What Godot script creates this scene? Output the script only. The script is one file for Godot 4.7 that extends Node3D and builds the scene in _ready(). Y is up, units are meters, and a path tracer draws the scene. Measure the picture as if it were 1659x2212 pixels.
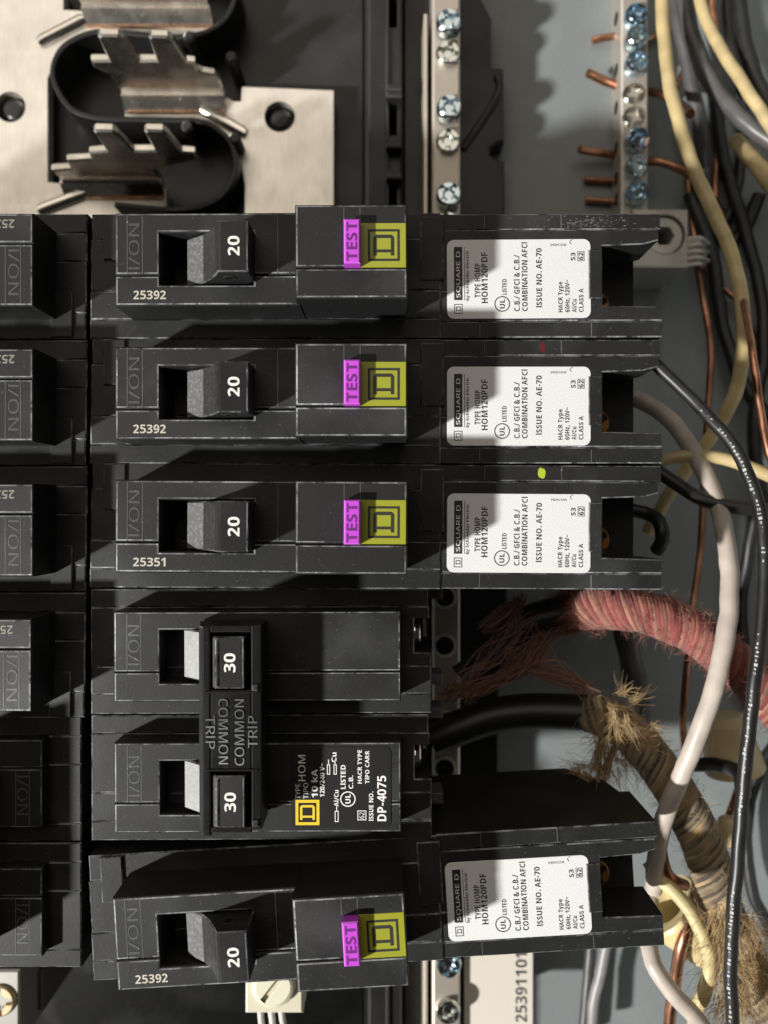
extends Node3D
# All lengths below are millimetres; every mesh vertex and node place is multiplied by S (metres).
const S := 0.001
const CAM_Z := 250.0
const K := 1639.7            # 2212 / (2 tan 34 deg): photo units per millimetre at one millimetre of depth
var names := {}
var M := {}
var rng := RandomNumberGenerator.new()
var wear := RandomNumberGenerator.new()
var worn := FastNoiseLite.new()
var wear_at := 0.0
var font_b: SystemFont
var font_r: SystemFont
var glyphs := {}
var emblem_cache := {}

# ------------------------------------------------------------------ mesh builder
class Mb:
	var v := PackedVector3Array()
	var n := PackedVector3Array()
	var c := PackedColorArray()
	func tri(a: Vector3, b: Vector3, d: Vector3, col: Color) -> void:
		var nn := (b - a).cross(d - a)
		if nn.length_squared() < 1e-14: return
		nn = nn.normalized()
		v.append(a * 0.001); v.append(d * 0.001); v.append(b * 0.001)
		for i in 3:
			n.append(nn); c.append(col)
	func quad(a: Vector3, b: Vector3, d: Vector3, e: Vector3, col: Color) -> void:
		tri(a, b, d, col); tri(a, d, e, col)
	func stri(a: Vector3, b: Vector3, d: Vector3, na: Vector3, nb: Vector3, nd: Vector3, ca: Color, cb: Color, cd: Color) -> void:
		if (b - a).cross(d - a).length_squared() < 1e-14: return
		v.append(a * 0.001); v.append(d * 0.001); v.append(b * 0.001)
		n.append(na); n.append(nd); n.append(nb)
		c.append(ca); c.append(cd); c.append(cb)
	func mesh() -> ArrayMesh:
		var arr := []
		arr.resize(Mesh.ARRAY_MAX)
		arr[Mesh.ARRAY_VERTEX] = v; arr[Mesh.ARRAY_NORMAL] = n; arr[Mesh.ARRAY_COLOR] = c
		var m := ArrayMesh.new()
		m.add_surface_from_arrays(Mesh.PRIMITIVE_TRIANGLES, arr)
		return m

func g(x: float) -> Color: return Color(x, x, x)

func P(px: float, py: float, d: float) -> Vector3:      # a point of the photo at depth d from the lens
	return Vector3((px - 829.5) * d / K, (1106.0 - py) * d / K, CAM_Z - d)

func ccw(p: PackedVector2Array) -> PackedVector2Array:
	var a := 0.0
	for i in p.size():
		a += p[i].cross(p[(i + 1) % p.size()])
	if a < 0.0:
		var q := p.duplicate(); q.reverse(); return q
	return p

func inset(p: PackedVector2Array, b: float) -> PackedVector2Array:
	var out := PackedVector2Array()
	var m := p.size()
	for i in m:
		var e1 := (p[i] - p[(i + m - 1) % m]).normalized()
		var e2 := (p[(i + 1) % m] - p[i]).normalized()
		var n1 := Vector2(e1.y, -e1.x)
		var n2 := Vector2(e2.y, -e2.x)
		out.append(p[i] - (n1 + n2) * (b / maxf(1.0 + n1.dot(n2), 0.25)))
	return out

func poly(a: Array) -> PackedVector2Array:
	var p := PackedVector2Array()
	for i in range(0, a.size(), 2): p.append(Vector2(a[i], a[i + 1]))
	return p

func rect(x0: float, y0: float, x1: float, y1: float) -> PackedVector2Array:
	return poly([minf(x0, x1), minf(y0, y1), maxf(x0, x1), minf(y0, y1), maxf(x0, x1), maxf(y0, y1), minf(x0, x1), maxf(y0, y1)])

func rrect(x0: float, y0: float, x1: float, y1: float, r: float, seg := 5) -> PackedVector2Array:
	var p := PackedVector2Array()
	var cs := [Vector2(x1 - r, y0 + r), Vector2(x1 - r, y1 - r), Vector2(x0 + r, y1 - r), Vector2(x0 + r, y0 + r)]
	for k in 4:
		for i in seg + 1:
			var a := -PI / 2 + k * PI / 2 + i * PI / 2 / seg
			p.append(cs[k] + Vector2(cos(a), sin(a)) * r)
	return p

func disc(cx: float, cy: float, r: float, seg := 24) -> PackedVector2Array:
	var p := PackedVector2Array()
	for i in seg: p.append(Vector2(cx + cos(TAU * i / seg) * r, cy + sin(TAU * i / seg) * r))
	return p

# Extrudes p (local x, y) from z0 to z1 with chamfered top (and bottom) edges, and straight holes.
func prism(mb: Mb, p0: PackedVector2Array, z0: float, z1: float, bev: float, col: Color, edge: Color, xf := Transform3D(), bot := 0.0, holes := [], seg := 1) -> void:
	var p := ccw(p0)
	var m := p.size()
	var rings := []
	if bot > 0.0: rings.append([inset(p, bot), z0])
	rings.append([p, z0 + bot])
	if bev > 0.0:
		rings.append([p, z1 - bev])
		for k in range(1, seg + 1):
			var t := PI / 2 * k / seg
			rings.append([inset(p, bev * (1.0 - cos(t))), z1 - bev + bev * sin(t)])
	else:
		rings.append([p, z1])
	for r in rings.size() - 1:
		var A: PackedVector2Array = rings[r][0]
		var B: PackedVector2Array = rings[r + 1][0]
		var za: float = rings[r][1]
		var zb: float = rings[r + 1][1]
		var top_edge := bev > 0.0 and r == rings.size() - 2
		var low_edge := bot > 0.0 and r == 0
		for i in m:
			var j := (i + 1) % m
			var n := 1
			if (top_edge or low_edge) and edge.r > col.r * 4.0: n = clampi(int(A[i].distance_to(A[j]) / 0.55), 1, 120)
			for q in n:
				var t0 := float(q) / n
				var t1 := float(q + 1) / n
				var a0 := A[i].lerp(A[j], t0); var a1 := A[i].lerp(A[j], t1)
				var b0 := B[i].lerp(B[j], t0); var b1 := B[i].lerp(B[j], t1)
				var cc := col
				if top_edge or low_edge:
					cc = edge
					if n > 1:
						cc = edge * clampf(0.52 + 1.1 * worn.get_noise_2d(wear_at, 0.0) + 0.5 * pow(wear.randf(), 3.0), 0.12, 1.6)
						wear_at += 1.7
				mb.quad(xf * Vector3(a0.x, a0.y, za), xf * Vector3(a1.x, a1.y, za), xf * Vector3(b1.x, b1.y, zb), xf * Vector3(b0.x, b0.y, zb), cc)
	for h0 in holes:
		var h := ccw(h0)
		for i in h.size():
			var j := (i + 1) % h.size()
			mb.quad(xf * Vector3(h[j].x, h[j].y, z0), xf * Vector3(h[i].x, h[i].y, z0), xf * Vector3(h[i].x, h[i].y, z1), xf * Vector3(h[j].x, h[j].y, z1), col)
	cap(mb, rings[-1][0], holes, z1, col, xf, true)
	cap(mb, rings[0][0], holes, z0, col, xf, false)

func cap(mb: Mb, outer: PackedVector2Array, holes: Array, z: float, col: Color, xf: Transform3D, up: bool) -> void:
	var k := outer.duplicate()
	for h0 in holes:
		var h := ccw(h0); h.reverse()
		var best := [0, 0, 1e9]
		for i in k.size():
			for j in h.size():
				var dd := k[i].distance_squared_to(h[j])
				if dd < best[2]: best = [i, j, dd]
		var q := PackedVector2Array()
		for i in best[0] + 1: q.append(k[i])
		for j in h.size() + 1: q.append(h[(best[1] + j) % h.size()])
		for i in range(best[0], k.size()): q.append(k[i])
		k = q
	var t := Geometry2D.triangulate_polygon(k)
	if t.is_empty(): print("triangulation failed ", outer.size(), " ", holes.size())
	for i in range(0, t.size(), 3):
		var a := k[t[i]]; var b := k[t[i + 1]]; var d := k[t[i + 2]]
		if ((b - a).cross(d - a) > 0.0) != up:
			var s := b; b = d; d = s
		mb.tri(xf * Vector3(a.x, a.y, z), xf * Vector3(b.x, b.y, z), xf * Vector3(d.x, d.y, z), col)

func bx(mb: Mb, x0: float, x1: float, y0: float, y1: float, z0: float, z1: float, bev: float, col: Color, edge: Color) -> void:
	prism(mb, rect(x0, y0, x1, y1), z0, z1, bev, col, edge)

func side_frame(y: float) -> Transform3D:                # local x, y, z -> X, Z, -Y from Y = y
	return Transform3D(Basis(Vector3(1, 0, 0), Vector3(0, 0, 1), Vector3(0, -1, 0)), Vector3(0, y, 0))

func smooth_path(pts: Array, step := 1.2) -> PackedVector3Array:
	var out := PackedVector3Array()
	for i in pts.size() - 1:
		var a: Vector3 = pts[maxi(i - 1, 0)]
		var b: Vector3 = pts[i]
		var d: Vector3 = pts[i + 1]
		var e: Vector3 = pts[mini(i + 2, pts.size() - 1)]
		var m := maxi(2, int(b.distance_to(d) / step))
		for k in m:
			out.append(b.cubic_interpolate(d, a, e, float(k) / m))
	out.append(pts[-1])
	return out

func frames(path: PackedVector3Array) -> Array:
	var out := []
	var up := Vector3(0, 0, 1)
	for i in path.size():
		var t := (path[mini(i + 1, path.size() - 1)] - path[maxi(i - 1, 0)]).normalized()
		up = up - t * up.dot(t)
		if up.length() < 0.05: up = t.cross(Vector3(0.3, 1, 0))
		up = up.normalized()
		out.append([path[i], up, t.cross(up)])
	return out

func tube(mb: Mb, path: PackedVector3Array, r: float, sides: int, col: Color, radii := [], cols := [], caps := true) -> void:
	var fr := frames(path)
	var m := fr.size()
	for i in m - 1:
		var ra: float = radii[i] if radii.size() else r
		var rb: float = radii[i + 1] if radii.size() else r
		var ca: Color = cols[i] if cols.size() else col
		var cb: Color = cols[i + 1] if cols.size() else col
		for k in sides:
			var a0 := TAU * k / sides
			var a1 := TAU * (k + 1) / sides
			var u0: Vector3 = fr[i][1] * cos(a0) + fr[i][2] * sin(a0)
			var u1: Vector3 = fr[i][1] * cos(a1) + fr[i][2] * sin(a1)
			var w0: Vector3 = fr[i + 1][1] * cos(a0) + fr[i + 1][2] * sin(a0)
			var w1: Vector3 = fr[i + 1][1] * cos(a1) + fr[i + 1][2] * sin(a1)
			var A: Vector3 = fr[i][0] + u0 * ra
			var B: Vector3 = fr[i][0] + u1 * ra
			var C: Vector3 = fr[i + 1][0] + w1 * rb
			var D: Vector3 = fr[i + 1][0] + w0 * rb
			mb.stri(A, B, C, u0, u1, w1, ca, ca, cb)
			mb.stri(A, C, D, u0, w1, w0, ca, cb, cb)
	if caps:
		for e in 2:
			var i := 0 if e == 0 else m - 1
			var rr: float = radii[i] if radii.size() else r
			var cc: Color = cols[i] if cols.size() else col
			for k in sides:
				var a0 := TAU * k / sides
				var a1 := TAU * (k + 1) / sides
				var A: Vector3 = fr[i][0] + (fr[i][1] * cos(a0) + fr[i][2] * sin(a0)) * rr
				var B: Vector3 = fr[i][0] + (fr[i][1] * cos(a1) + fr[i][2] * sin(a1)) * rr
				if e == 0: mb.tri(fr[i][0], B, A, cc)
				else: mb.tri(fr[i][0], A, B, cc)

# Turns the profile (radius, height) about local z.
func lathe(mb: Mb, prof: PackedVector2Array, sides: int, col: Color, xf: Transform3D) -> void:
	for i in prof.size() - 1:
		var e := (prof[i + 1] - prof[i]).normalized()
		for k in sides:
			var a0 := TAU * k / sides
			var a1 := TAU * (k + 1) / sides
			var n0 := (xf.basis * Vector3(e.y * cos(a0), e.y * sin(a0), -e.x)).normalized()
			var n1 := (xf.basis * Vector3(e.y * cos(a1), e.y * sin(a1), -e.x)).normalized()
			var A := xf * Vector3(prof[i].x * cos(a0), prof[i].x * sin(a0), prof[i].y)
			var B := xf * Vector3(prof[i].x * cos(a1), prof[i].x * sin(a1), prof[i].y)
			var C := xf * Vector3(prof[i + 1].x * cos(a1), prof[i + 1].x * sin(a1), prof[i + 1].y)
			var D := xf * Vector3(prof[i + 1].x * cos(a0), prof[i + 1].x * sin(a0), prof[i + 1].y)
			mb.stri(A, B, C, n0, n1, n1, col, col, col)
			mb.stri(A, C, D, n0, n1, n0, col, col, col)

# An upright wall of thickness th along a path in the XY plane.
func wall(mb: Mb, path: PackedVector3Array, th: float, z0: float, z1: float) -> void:
	var side := []
	for i in path.size():
		var t := (path[mini(i + 1, path.size() - 1)] - path[maxi(i - 1, 0)]).normalized()
		side.append(Vector3(t.y, -t.x, 0) * th / 2.0)
	var b := 0.3
	for i in path.size() - 1:
		var ring_a := []
		var ring_b := []
		for q in [[1.0, z0], [1.0, z1 - b], [1.0 - 2.0 * b / th, z1], [-1.0 + 2.0 * b / th, z1], [-1.0, z1 - b], [-1.0, z0]]:
			ring_a.append(Vector3(path[i].x, path[i].y, q[1]) + side[i] * q[0])
			ring_b.append(Vector3(path[i + 1].x, path[i + 1].y, q[1]) + side[i + 1] * q[0])
		for k in 5:
			mb.quad(ring_a[k], ring_b[k], ring_b[k + 1], ring_a[k + 1], g(0.25) if k == 1 or k == 3 else g(0.12))

# ------------------------------------------------------------------ lettering
func glyph_run(s: String, bold: bool) -> Array:
	var key := s + ("b" if bold else "r")
	if not glyphs.has(key):
		var t := TextMesh.new()
		t.font = font_b if bold else font_r
		t.font_size = 32; t.pixel_size = 0.01; t.depth = 0.1; t.curve_step = 1.5
		t.text = "H"
		t.get_mesh_arrays()
		var hb := t.get_aabb()
		t.text = s
		var a := t.get_mesh_arrays()
		glyphs[key] = [a[Mesh.ARRAY_VERTEX], a[Mesh.ARRAY_INDEX], t.get_aabb(), hb.size.y, hb.position.y]
	return glyphs[key]

# s is centred across its cap height on (x, y), begins there and runs along ang; cap is the height of a capital, fit the run's length (0: natural).
func text(mb: Mb, s: String, x: float, y: float, ang: float, cap: float, z: float, thick: float, col: Color, bold := true, fit := 0.0, xf := Transform3D()) -> void:
	var a := glyph_run(s.replace("I", "l"), bold)
	var vs: PackedVector3Array = a[0]
	var ix: PackedInt32Array = a[1]
	var box: AABB = a[2]
	var k: float = cap / a[3]
	var ku: float = fit / box.size.x if fit > 0.0 else k
	var cs := cos(ang); var sn := sin(ang)
	var q := PackedVector3Array()
	for p in vs:
		var u: float = (p.x - box.position.x) * ku
		var w: float = (p.y - a[4]) * k - cap / 2.0
		q.append(xf * Vector3(x + u * cs - w * sn, y + u * sn + w * cs, z + (p.z + 0.05) / 0.1 * thick))
	for i in range(0, ix.size(), 3):
		mb.tri(q[ix[i]], q[ix[i + 2]], q[ix[i + 1]], col)

# The square emblem: two square outlines and a capital with serifs, reading along ang.
func emblem(mb: Mb, cx: float, cy: float, size: float, ang: float, z: float, th: float, col: Color, outer := true) -> void:
	var xf := Transform3D(Basis(Vector3(0, 0, 1), ang), Vector3(cx, cy, 0))
	var h := size / 2.0
	if outer:
		ring(mb, h, h * 0.86, z, th, col, xf)
	var s := h * 0.60
	prism(mb, poly([-0.7 * s, -s, 0.75 * s, -s, s, -0.75 * s, s, 0.75 * s, 0.75 * s, s, -0.7 * s, s]), z, z + th, 0.0, col, col, xf, 0.0, [rect(-0.42 * s, -0.68 * s, 0.68 * s, 0.68 * s)])
	for k in [-1, 1]:
		prism(mb, rect(-s, k * s, -0.703 * s, k * s * 0.68), z, z + th, 0.0, col, col, xf)

func dedupe(p: PackedVector2Array) -> PackedVector2Array:
	var q := PackedVector2Array()
	for i in p.size():
		if q.is_empty() or q[-1].distance_to(p[i]) > 1e-4: q.append(p[i])
	if q.size() > 1 and q[0].distance_to(q[-1]) < 1e-4: q.remove_at(q.size() - 1)
	return q

func ring(mb: Mb, ho: float, hi: float, z: float, th: float, col: Color, xf: Transform3D) -> void:
	prism(mb, rect(-ho, -ho, ho, ho), z, z + th, 0.0, col, col, xf, 0.0, [rect(-hi, -hi, hi, hi)])

func frame_box(mb: Mb, cx: float, cy: float, w: float, h: float, line: float, z: float, th: float, col: Color) -> void:
	prism(mb, rect(cx - w / 2, cy - h / 2, cx + w / 2, cy + h / 2), z, z + th, 0.0, col, col, Transform3D(), 0.0, [rect(cx - w / 2 + line, cy - h / 2 + line, cx + w / 2 - line, cy + h / 2 - line)])

func circle_line(mb: Mb, cx: float, cy: float, r: float, line: float, z: float, th: float, col: Color) -> void:
	prism(mb, disc(cx, cy, r, 28), z, z + th, 0.0, col, col, Transform3D(), 0.0, [disc(cx, cy, r - line, 28)])

# ------------------------------------------------------------------ nodes
func numbered(called: String) -> String:
	names[called] = names.get(called, 0) + 1
	return called if names[called] == 1 else "%s_%03d" % [called, names[called] - 1]

func tag(o: Node3D, label: String, category: String, group := "") -> Node3D:
	o.set_meta("label", label); o.set_meta("category", category)
	if group: o.set_meta("group", group)
	return o

func thing(called: String, label: String, category: String, group := "", at := Vector3.ZERO, turn := 0.0) -> Node3D:
	var o := Node3D.new()
	o.name = numbered(called)
	add_child(o)
	o.position = at * S
	o.rotation.z = deg_to_rad(turn)
	return tag(o, label, category, group)

func obj(called: String, mb: Mb, mat: Material, parent: Node3D = null) -> MeshInstance3D:
	var o := MeshInstance3D.new()
	o.mesh = mb.mesh()
	o.material_override = mat
	if parent == null:
		o.name = numbered(called); add_child(o)
	else:
		o.name = called; parent.add_child(o, true)
	return o

func struct(called: String, mb: Mb, mat: Material) -> MeshInstance3D:
	var o := obj(called, mb, mat)
	o.set_meta("kind", "structure")
	return o

# ------------------------------------------------------------------ materials
func specks(size: int, base: float, n_specks: int, seed_: int, smear: float, hi := 1.0) -> ImageTexture:
	var r := RandomNumberGenerator.new(); r.seed = seed_
	var fn := FastNoiseLite.new(); fn.seed = seed_; fn.frequency = 3.0 / size; fn.fractal_octaves = 5
	var fs := FastNoiseLite.new(); fs.seed = seed_ + 7; fs.frequency = 0.25; fs.fractal_octaves = 2
	var im := Image.create_empty(size, size, false, Image.FORMAT_RGB8)
	var src := fn.get_seamless_image(size, size, false, false, 0.2)
	var fine := fs.get_seamless_image(size, size, false, false, 0.2)
	for y in size:
		for x in size:
			var q := src.get_pixel(x, y).r
			var f := fine.get_pixel(x, y).r
			var t := base * (1.0 + smear * maxf(0.0, q - 0.5) * 2.0 + 0.35 * (f - 0.5))
			im.set_pixel(x, y, g(t).linear_to_srgb())
	for i in n_specks:
		var x := r.randi() % size
		var y := r.randi() % size
		if src.get_pixel(x, y).r < r.randf_range(0.1, 0.75): continue
		var b := base + (hi - base) * pow(r.randf(), 2.2)
		var cc := Color(b, b * 0.97, b * 0.93).linear_to_srgb()
		im.set_pixel(x, y, cc)
		if r.randf() < 0.5: im.set_pixel((x + 1) % size, y, cc)
		if r.randf() < 0.12:
			for dy in 3:
				for dx in 3:
					if (dx + dy) % 4 != 0 or r.randf() < 0.4: im.set_pixel((x + dx) % size, (y + dy) % size, cc)
		if r.randf() < 0.18:
			im.set_pixel(x, (y + 1) % size, cc); im.set_pixel((x + 1) % size, (y + 1) % size, cc)
		if r.randf() < 0.03:      # a hair or scratch
			var a := r.randf() * TAU
			for k in int(r.randf_range(8, 40)):
				a += r.randf_range(-0.08, 0.08)
				im.set_pixel(posmod(int(x + cos(a) * k), size), posmod(int(y + sin(a) * k), size), g(base + (b - base) * 0.5).linear_to_srgb())
	return ImageTexture.create_from_image(im)

func streaks(size: int, seed_: int, lo: float, hi: float) -> ImageTexture:
	var r := FastNoiseLite.new(); r.seed = seed_; r.frequency = 0.012; r.fractal_octaves = 4
	var im := Image.create_empty(size, size, false, Image.FORMAT_RGB8)
	for y in size:
		for x in size:
			var q := r.get_noise_2d(x * 14.0, y * 0.6) * 0.6 + r.get_noise_2d(x * 0.5 + 900.0, y * 0.5) * 0.6
			im.set_pixel(x, y, g(clampf(lerpf(lo, hi, q + 0.5), 0.0, 1.0)))
	return ImageTexture.create_from_image(im)

func mat(key: String, rough: float, metal := 0.0, tint := Color.WHITE) -> StandardMaterial3D:
	var m := StandardMaterial3D.new()
	m.resource_name = key
	m.vertex_color_use_as_albedo = true
	m.albedo_color = tint.linear_to_srgb()
	m.roughness = rough; m.metallic = metal
	M[key] = m
	return m

func tri_tex(m: StandardMaterial3D, scale_mm: float) -> void:
	m.uv1_triplanar = true; m.uv1_world_triplanar = true
	m.uv1_scale = Vector3.ONE * (1000.0 / scale_mm)

func materials() -> void:
	var dust := specks(1024, 0.20, 13000, 3, 1.7)
	var rough := specks(512, 0.20, 500, 11, 0.9, 0.6)
	var bump_n := NoiseTexture2D.new()
	bump_n.width = 512; bump_n.height = 512; bump_n.seamless = true
	var fb := FastNoiseLite.new(); fb.seed = 5; fb.frequency = 0.45; fb.fractal_octaves = 3
	bump_n.noise = fb
	var p := mat("plastic", 1.0, 0.0, Color(0.95, 0.98, 1.0))
	p.albedo_texture = dust; p.roughness_texture = rough; tri_tex(p, 96.0); p.metallic_specular = 0.42
	p.heightmap_enabled = true; p.heightmap_texture = bump_n; p.heightmap_scale = 0.0018
	var p2 := mat("dark_plastic", 1.0)
	p2.albedo_texture = specks(512, 0.10, 600, 21, 0.6, 0.7); p2.roughness_texture = specks(512, 0.085, 300, 12, 0.8, 0.3); tri_tex(p2, 70.0); p2.metallic_specular = 0.42
	var w := mat("sticker", 0.45)
	w.albedo_texture = specks(512, 0.93, 0, 31, 0.0); tri_tex(w, 40.0)
	mat("print", 0.6)
	mat("painted", 0.42)
	var t := mat("tin", 0.36, 0.75)
	t.albedo_texture = streaks(512, 41, 0.9, 1.0); t.roughness_texture = streaks(512, 42, 0.30, 0.42); t.roughness = 1.0; tri_tex(t, 45.0)
	mat("bright_tin", 0.2, 1.0)
	var sb := mat("stab_tin", 1.0, 1.0)
	sb.roughness_texture = specks(256, 0.06, 500, 43, 0.8, 0.3); tri_tex(sb, 30.0)
	sb.albedo_texture = specks(256, 0.8, 300, 44, 0.4)
	mat("zinc", 0.16, 1.0)
	mat("alloy", 0.45, 0.6)
	var cu := mat("copper", 0.32, 1.0)
	cu.albedo_texture = streaks(256, 51, 0.55, 1.0); tri_tex(cu, 12.0)
	var gp := mat("paint", 0.48)
	gp.albedo_texture = specks(512, 0.85, 300, 61, 0.15); tri_tex(gp, 90.0)
	var wi := mat("wire", 0.4)
	wi.albedo_texture = specks(512, 0.8, 300, 71, 0.25); tri_tex(wi, 30.0)
	var gw := mat("gloss_wire", 0.4)
	gw.clearcoat_enabled = false
	var fa := mat("fabric", 0.9)
	fa.rim_enabled = true; fa.rim = 0.4
	var fi := mat("fibre", 0.75)
	fi.backlight_enabled = true; fi.backlight = Color(0.3, 0.3, 0.3)
	mat("button", 0.38)

# ------------------------------------------------------------------ breakers
# Local frame: x along the breaker from the gap between the two columns, y across it, z up from the mounting plane (30 mm above the enclosure's back).
const ZB := 30.0
const OX := 59.2
const PL := 0.075
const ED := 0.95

func LX(photo_px: float, d: float) -> float: return (photo_px - 829.5) * d / K + OX

func handle_profile(x: float, top: float) -> PackedVector2Array:
	return poly([x - 8.4, top - 14, x - 8.1, top - 9.4, x - 6.6, top - 8.3, x - 4.4, top - 6.6, x - 2.6, top - 4.4, x - 1.2, top - 2.0, x - 0.45, top - 0.25, x - 0.15, top,
		x + 5.0, top, x + 5.3, top - 0.3, x + 5.35, top - 6.5, x + 4.3, top - 7.0, x + 4.3, top - 14])

func add_handle(root: Node3D, yc: float, top: float, x: float, amp: String, half: float, grip := 1.0) -> void:
	var h := Mb.new()
	prism(h, handle_profile(x, top), 0.0, half * 2, 0.25, g(PL), g(ED * 0.5), side_frame(yc + half), 0.25)
	# grip's ramp: dust, also paled for lamplight on it; the end above it is polished
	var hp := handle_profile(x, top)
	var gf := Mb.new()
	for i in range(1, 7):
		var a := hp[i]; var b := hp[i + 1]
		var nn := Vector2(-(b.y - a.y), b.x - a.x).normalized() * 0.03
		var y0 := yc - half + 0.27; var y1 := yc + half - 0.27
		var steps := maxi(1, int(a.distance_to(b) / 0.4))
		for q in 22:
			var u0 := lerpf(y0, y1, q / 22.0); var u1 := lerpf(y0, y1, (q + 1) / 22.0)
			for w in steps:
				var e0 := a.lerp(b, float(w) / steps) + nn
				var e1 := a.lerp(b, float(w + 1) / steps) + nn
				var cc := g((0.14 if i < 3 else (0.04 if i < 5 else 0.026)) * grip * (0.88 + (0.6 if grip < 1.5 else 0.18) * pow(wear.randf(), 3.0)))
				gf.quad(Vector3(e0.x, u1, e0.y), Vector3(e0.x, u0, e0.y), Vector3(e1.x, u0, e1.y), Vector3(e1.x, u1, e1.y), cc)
	prism(h, rect(x + 4.95, yc - half + 0.3, x + 5.25, yc + half - 0.3), top - 0.4, top + 0.28, 0.12, g(PL), g(ED * 0.9))  # lip edge coloured bright for the light it catches
	if grip > 1.5: prism(h, rect(x - 0.1, yc - half + 0.3, x + 0.65, yc + half - 0.3), top - 0.4, top + 0.35, 0.3, g(PL * 2.0), g(ED * 0.8))  # crest strip painted pale as a lit facet
	prism(h, rrect(x + (0.67 if grip > 1.5 else 0.25), yc - half + 0.3, x + 4.9, yc + half - 0.3, 0.2), top - 0.2, top + 0.03, 0.0, g(0.024), g(0.024))
	for s in [-1, 1]:       # pin hole at each end, its dark painted as a near-black disc
		var fr := Transform3D(Basis(Vector3(1, 0, 0), Vector3(0, 0, s), Vector3(0, -s, 0)), Vector3(x + 1.2, yc + s * half, top - 3.8))
		fr = Transform3D(Basis(Vector3(1, 0, 0), Vector3(0, 0, -s), Vector3(0, s, 0)), Vector3(x + 1.2, yc + s * half, top - 3.8))
		lathe(h, poly([1.25, 0.0, 1.1, 0.12, 0.95, 0.1, 0.8, 0.02]), 16, g(PL), fr)
		prism(h, disc(0, 0, 0.85, 14), -0.4, 0.03, 0.0, g(0.008), g(0.008), fr)
	var o := obj("handle", h, M.plastic, root)
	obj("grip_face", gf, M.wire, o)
	var t := Mb.new()
	text(t, amp, x + 2.6, yc - 1.75, PI / 2, 2.1, top + 0.02, 0.05, Color(0.75, 0.74, 0.7), true, 3.5)
	obj("lettering", t, M.print, o)

func shell_pair(root: Node3D, x0: float, x1: float, half: float, seam: float, z0: float, z1: float, win: Array, bev: float) -> void:
	# two moulded halves that meet at the seam; win = [x0, x1, y0, y1] is the handle's window
	var up := Mb.new()
	prism(up, poly([x0, seam + 0.03, win[0], seam + 0.03, win[0], win[3], win[1], win[3], win[1], seam + 0.03, x1, seam + 0.03, x1, half, x0, half]) if win.size() else rect(x0, seam + 0.03, x1, half), z0, z1, bev, g(PL), g(ED), Transform3D(), 0.0, [], 3)
	var lo := Mb.new()
	prism(lo, poly([x0, -half, x1, -half, x1, seam - 0.03, win[1], seam - 0.03, win[1], win[2], win[0], win[2], win[0], seam - 0.03, x0, seam - 0.03]) if win.size() else rect(x0, -half, x1, seam - 0.03), z0, z1 - 0.02, bev, g(PL), g(ED), Transform3D(), 0.0, [], 3)
	obj("shell_half", up, M.plastic, root)
	obj("shell_half", lo, M.plastic, root)

func base_bars(root: Node3D, x0: float, x1: float, zt: float) -> void:
	var b := Mb.new()
	for s in [[-12.55, -8.72], [-8.66, -3.03], [-2.97, 7.4], [7.46, 12.55]]:
		prism(b, rect(x0 + 0.02 * s[0], s[0], x1, s[1]), 48.0, zt - (0.12 if s[0] > 7.0 else 0.0), 0.25, g(PL), g(ED * 0.8))
	# moulded step at the outer end
	prism(b, rect(x0 + 2.6, 3.2, x0 + 7.0, 12.3), zt - 1.0, zt + 0.5, 0.2, g(PL), g(ED * 0.6))
	obj("flange", b, M.plastic, root)

func mould_lines(root: Node3D, xs: Array, y0: float, y1: float, z: float) -> void:
	for x in xs:
		var mb := Mb.new()
		prism(mb, rect(x - 0.07, y0, x + 0.07, y1), z - 0.2, z + 0.045, 0.0, g(ED * 0.5), g(ED * 0.5))
		obj("mould_line", mb, M.plastic, root)

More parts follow.
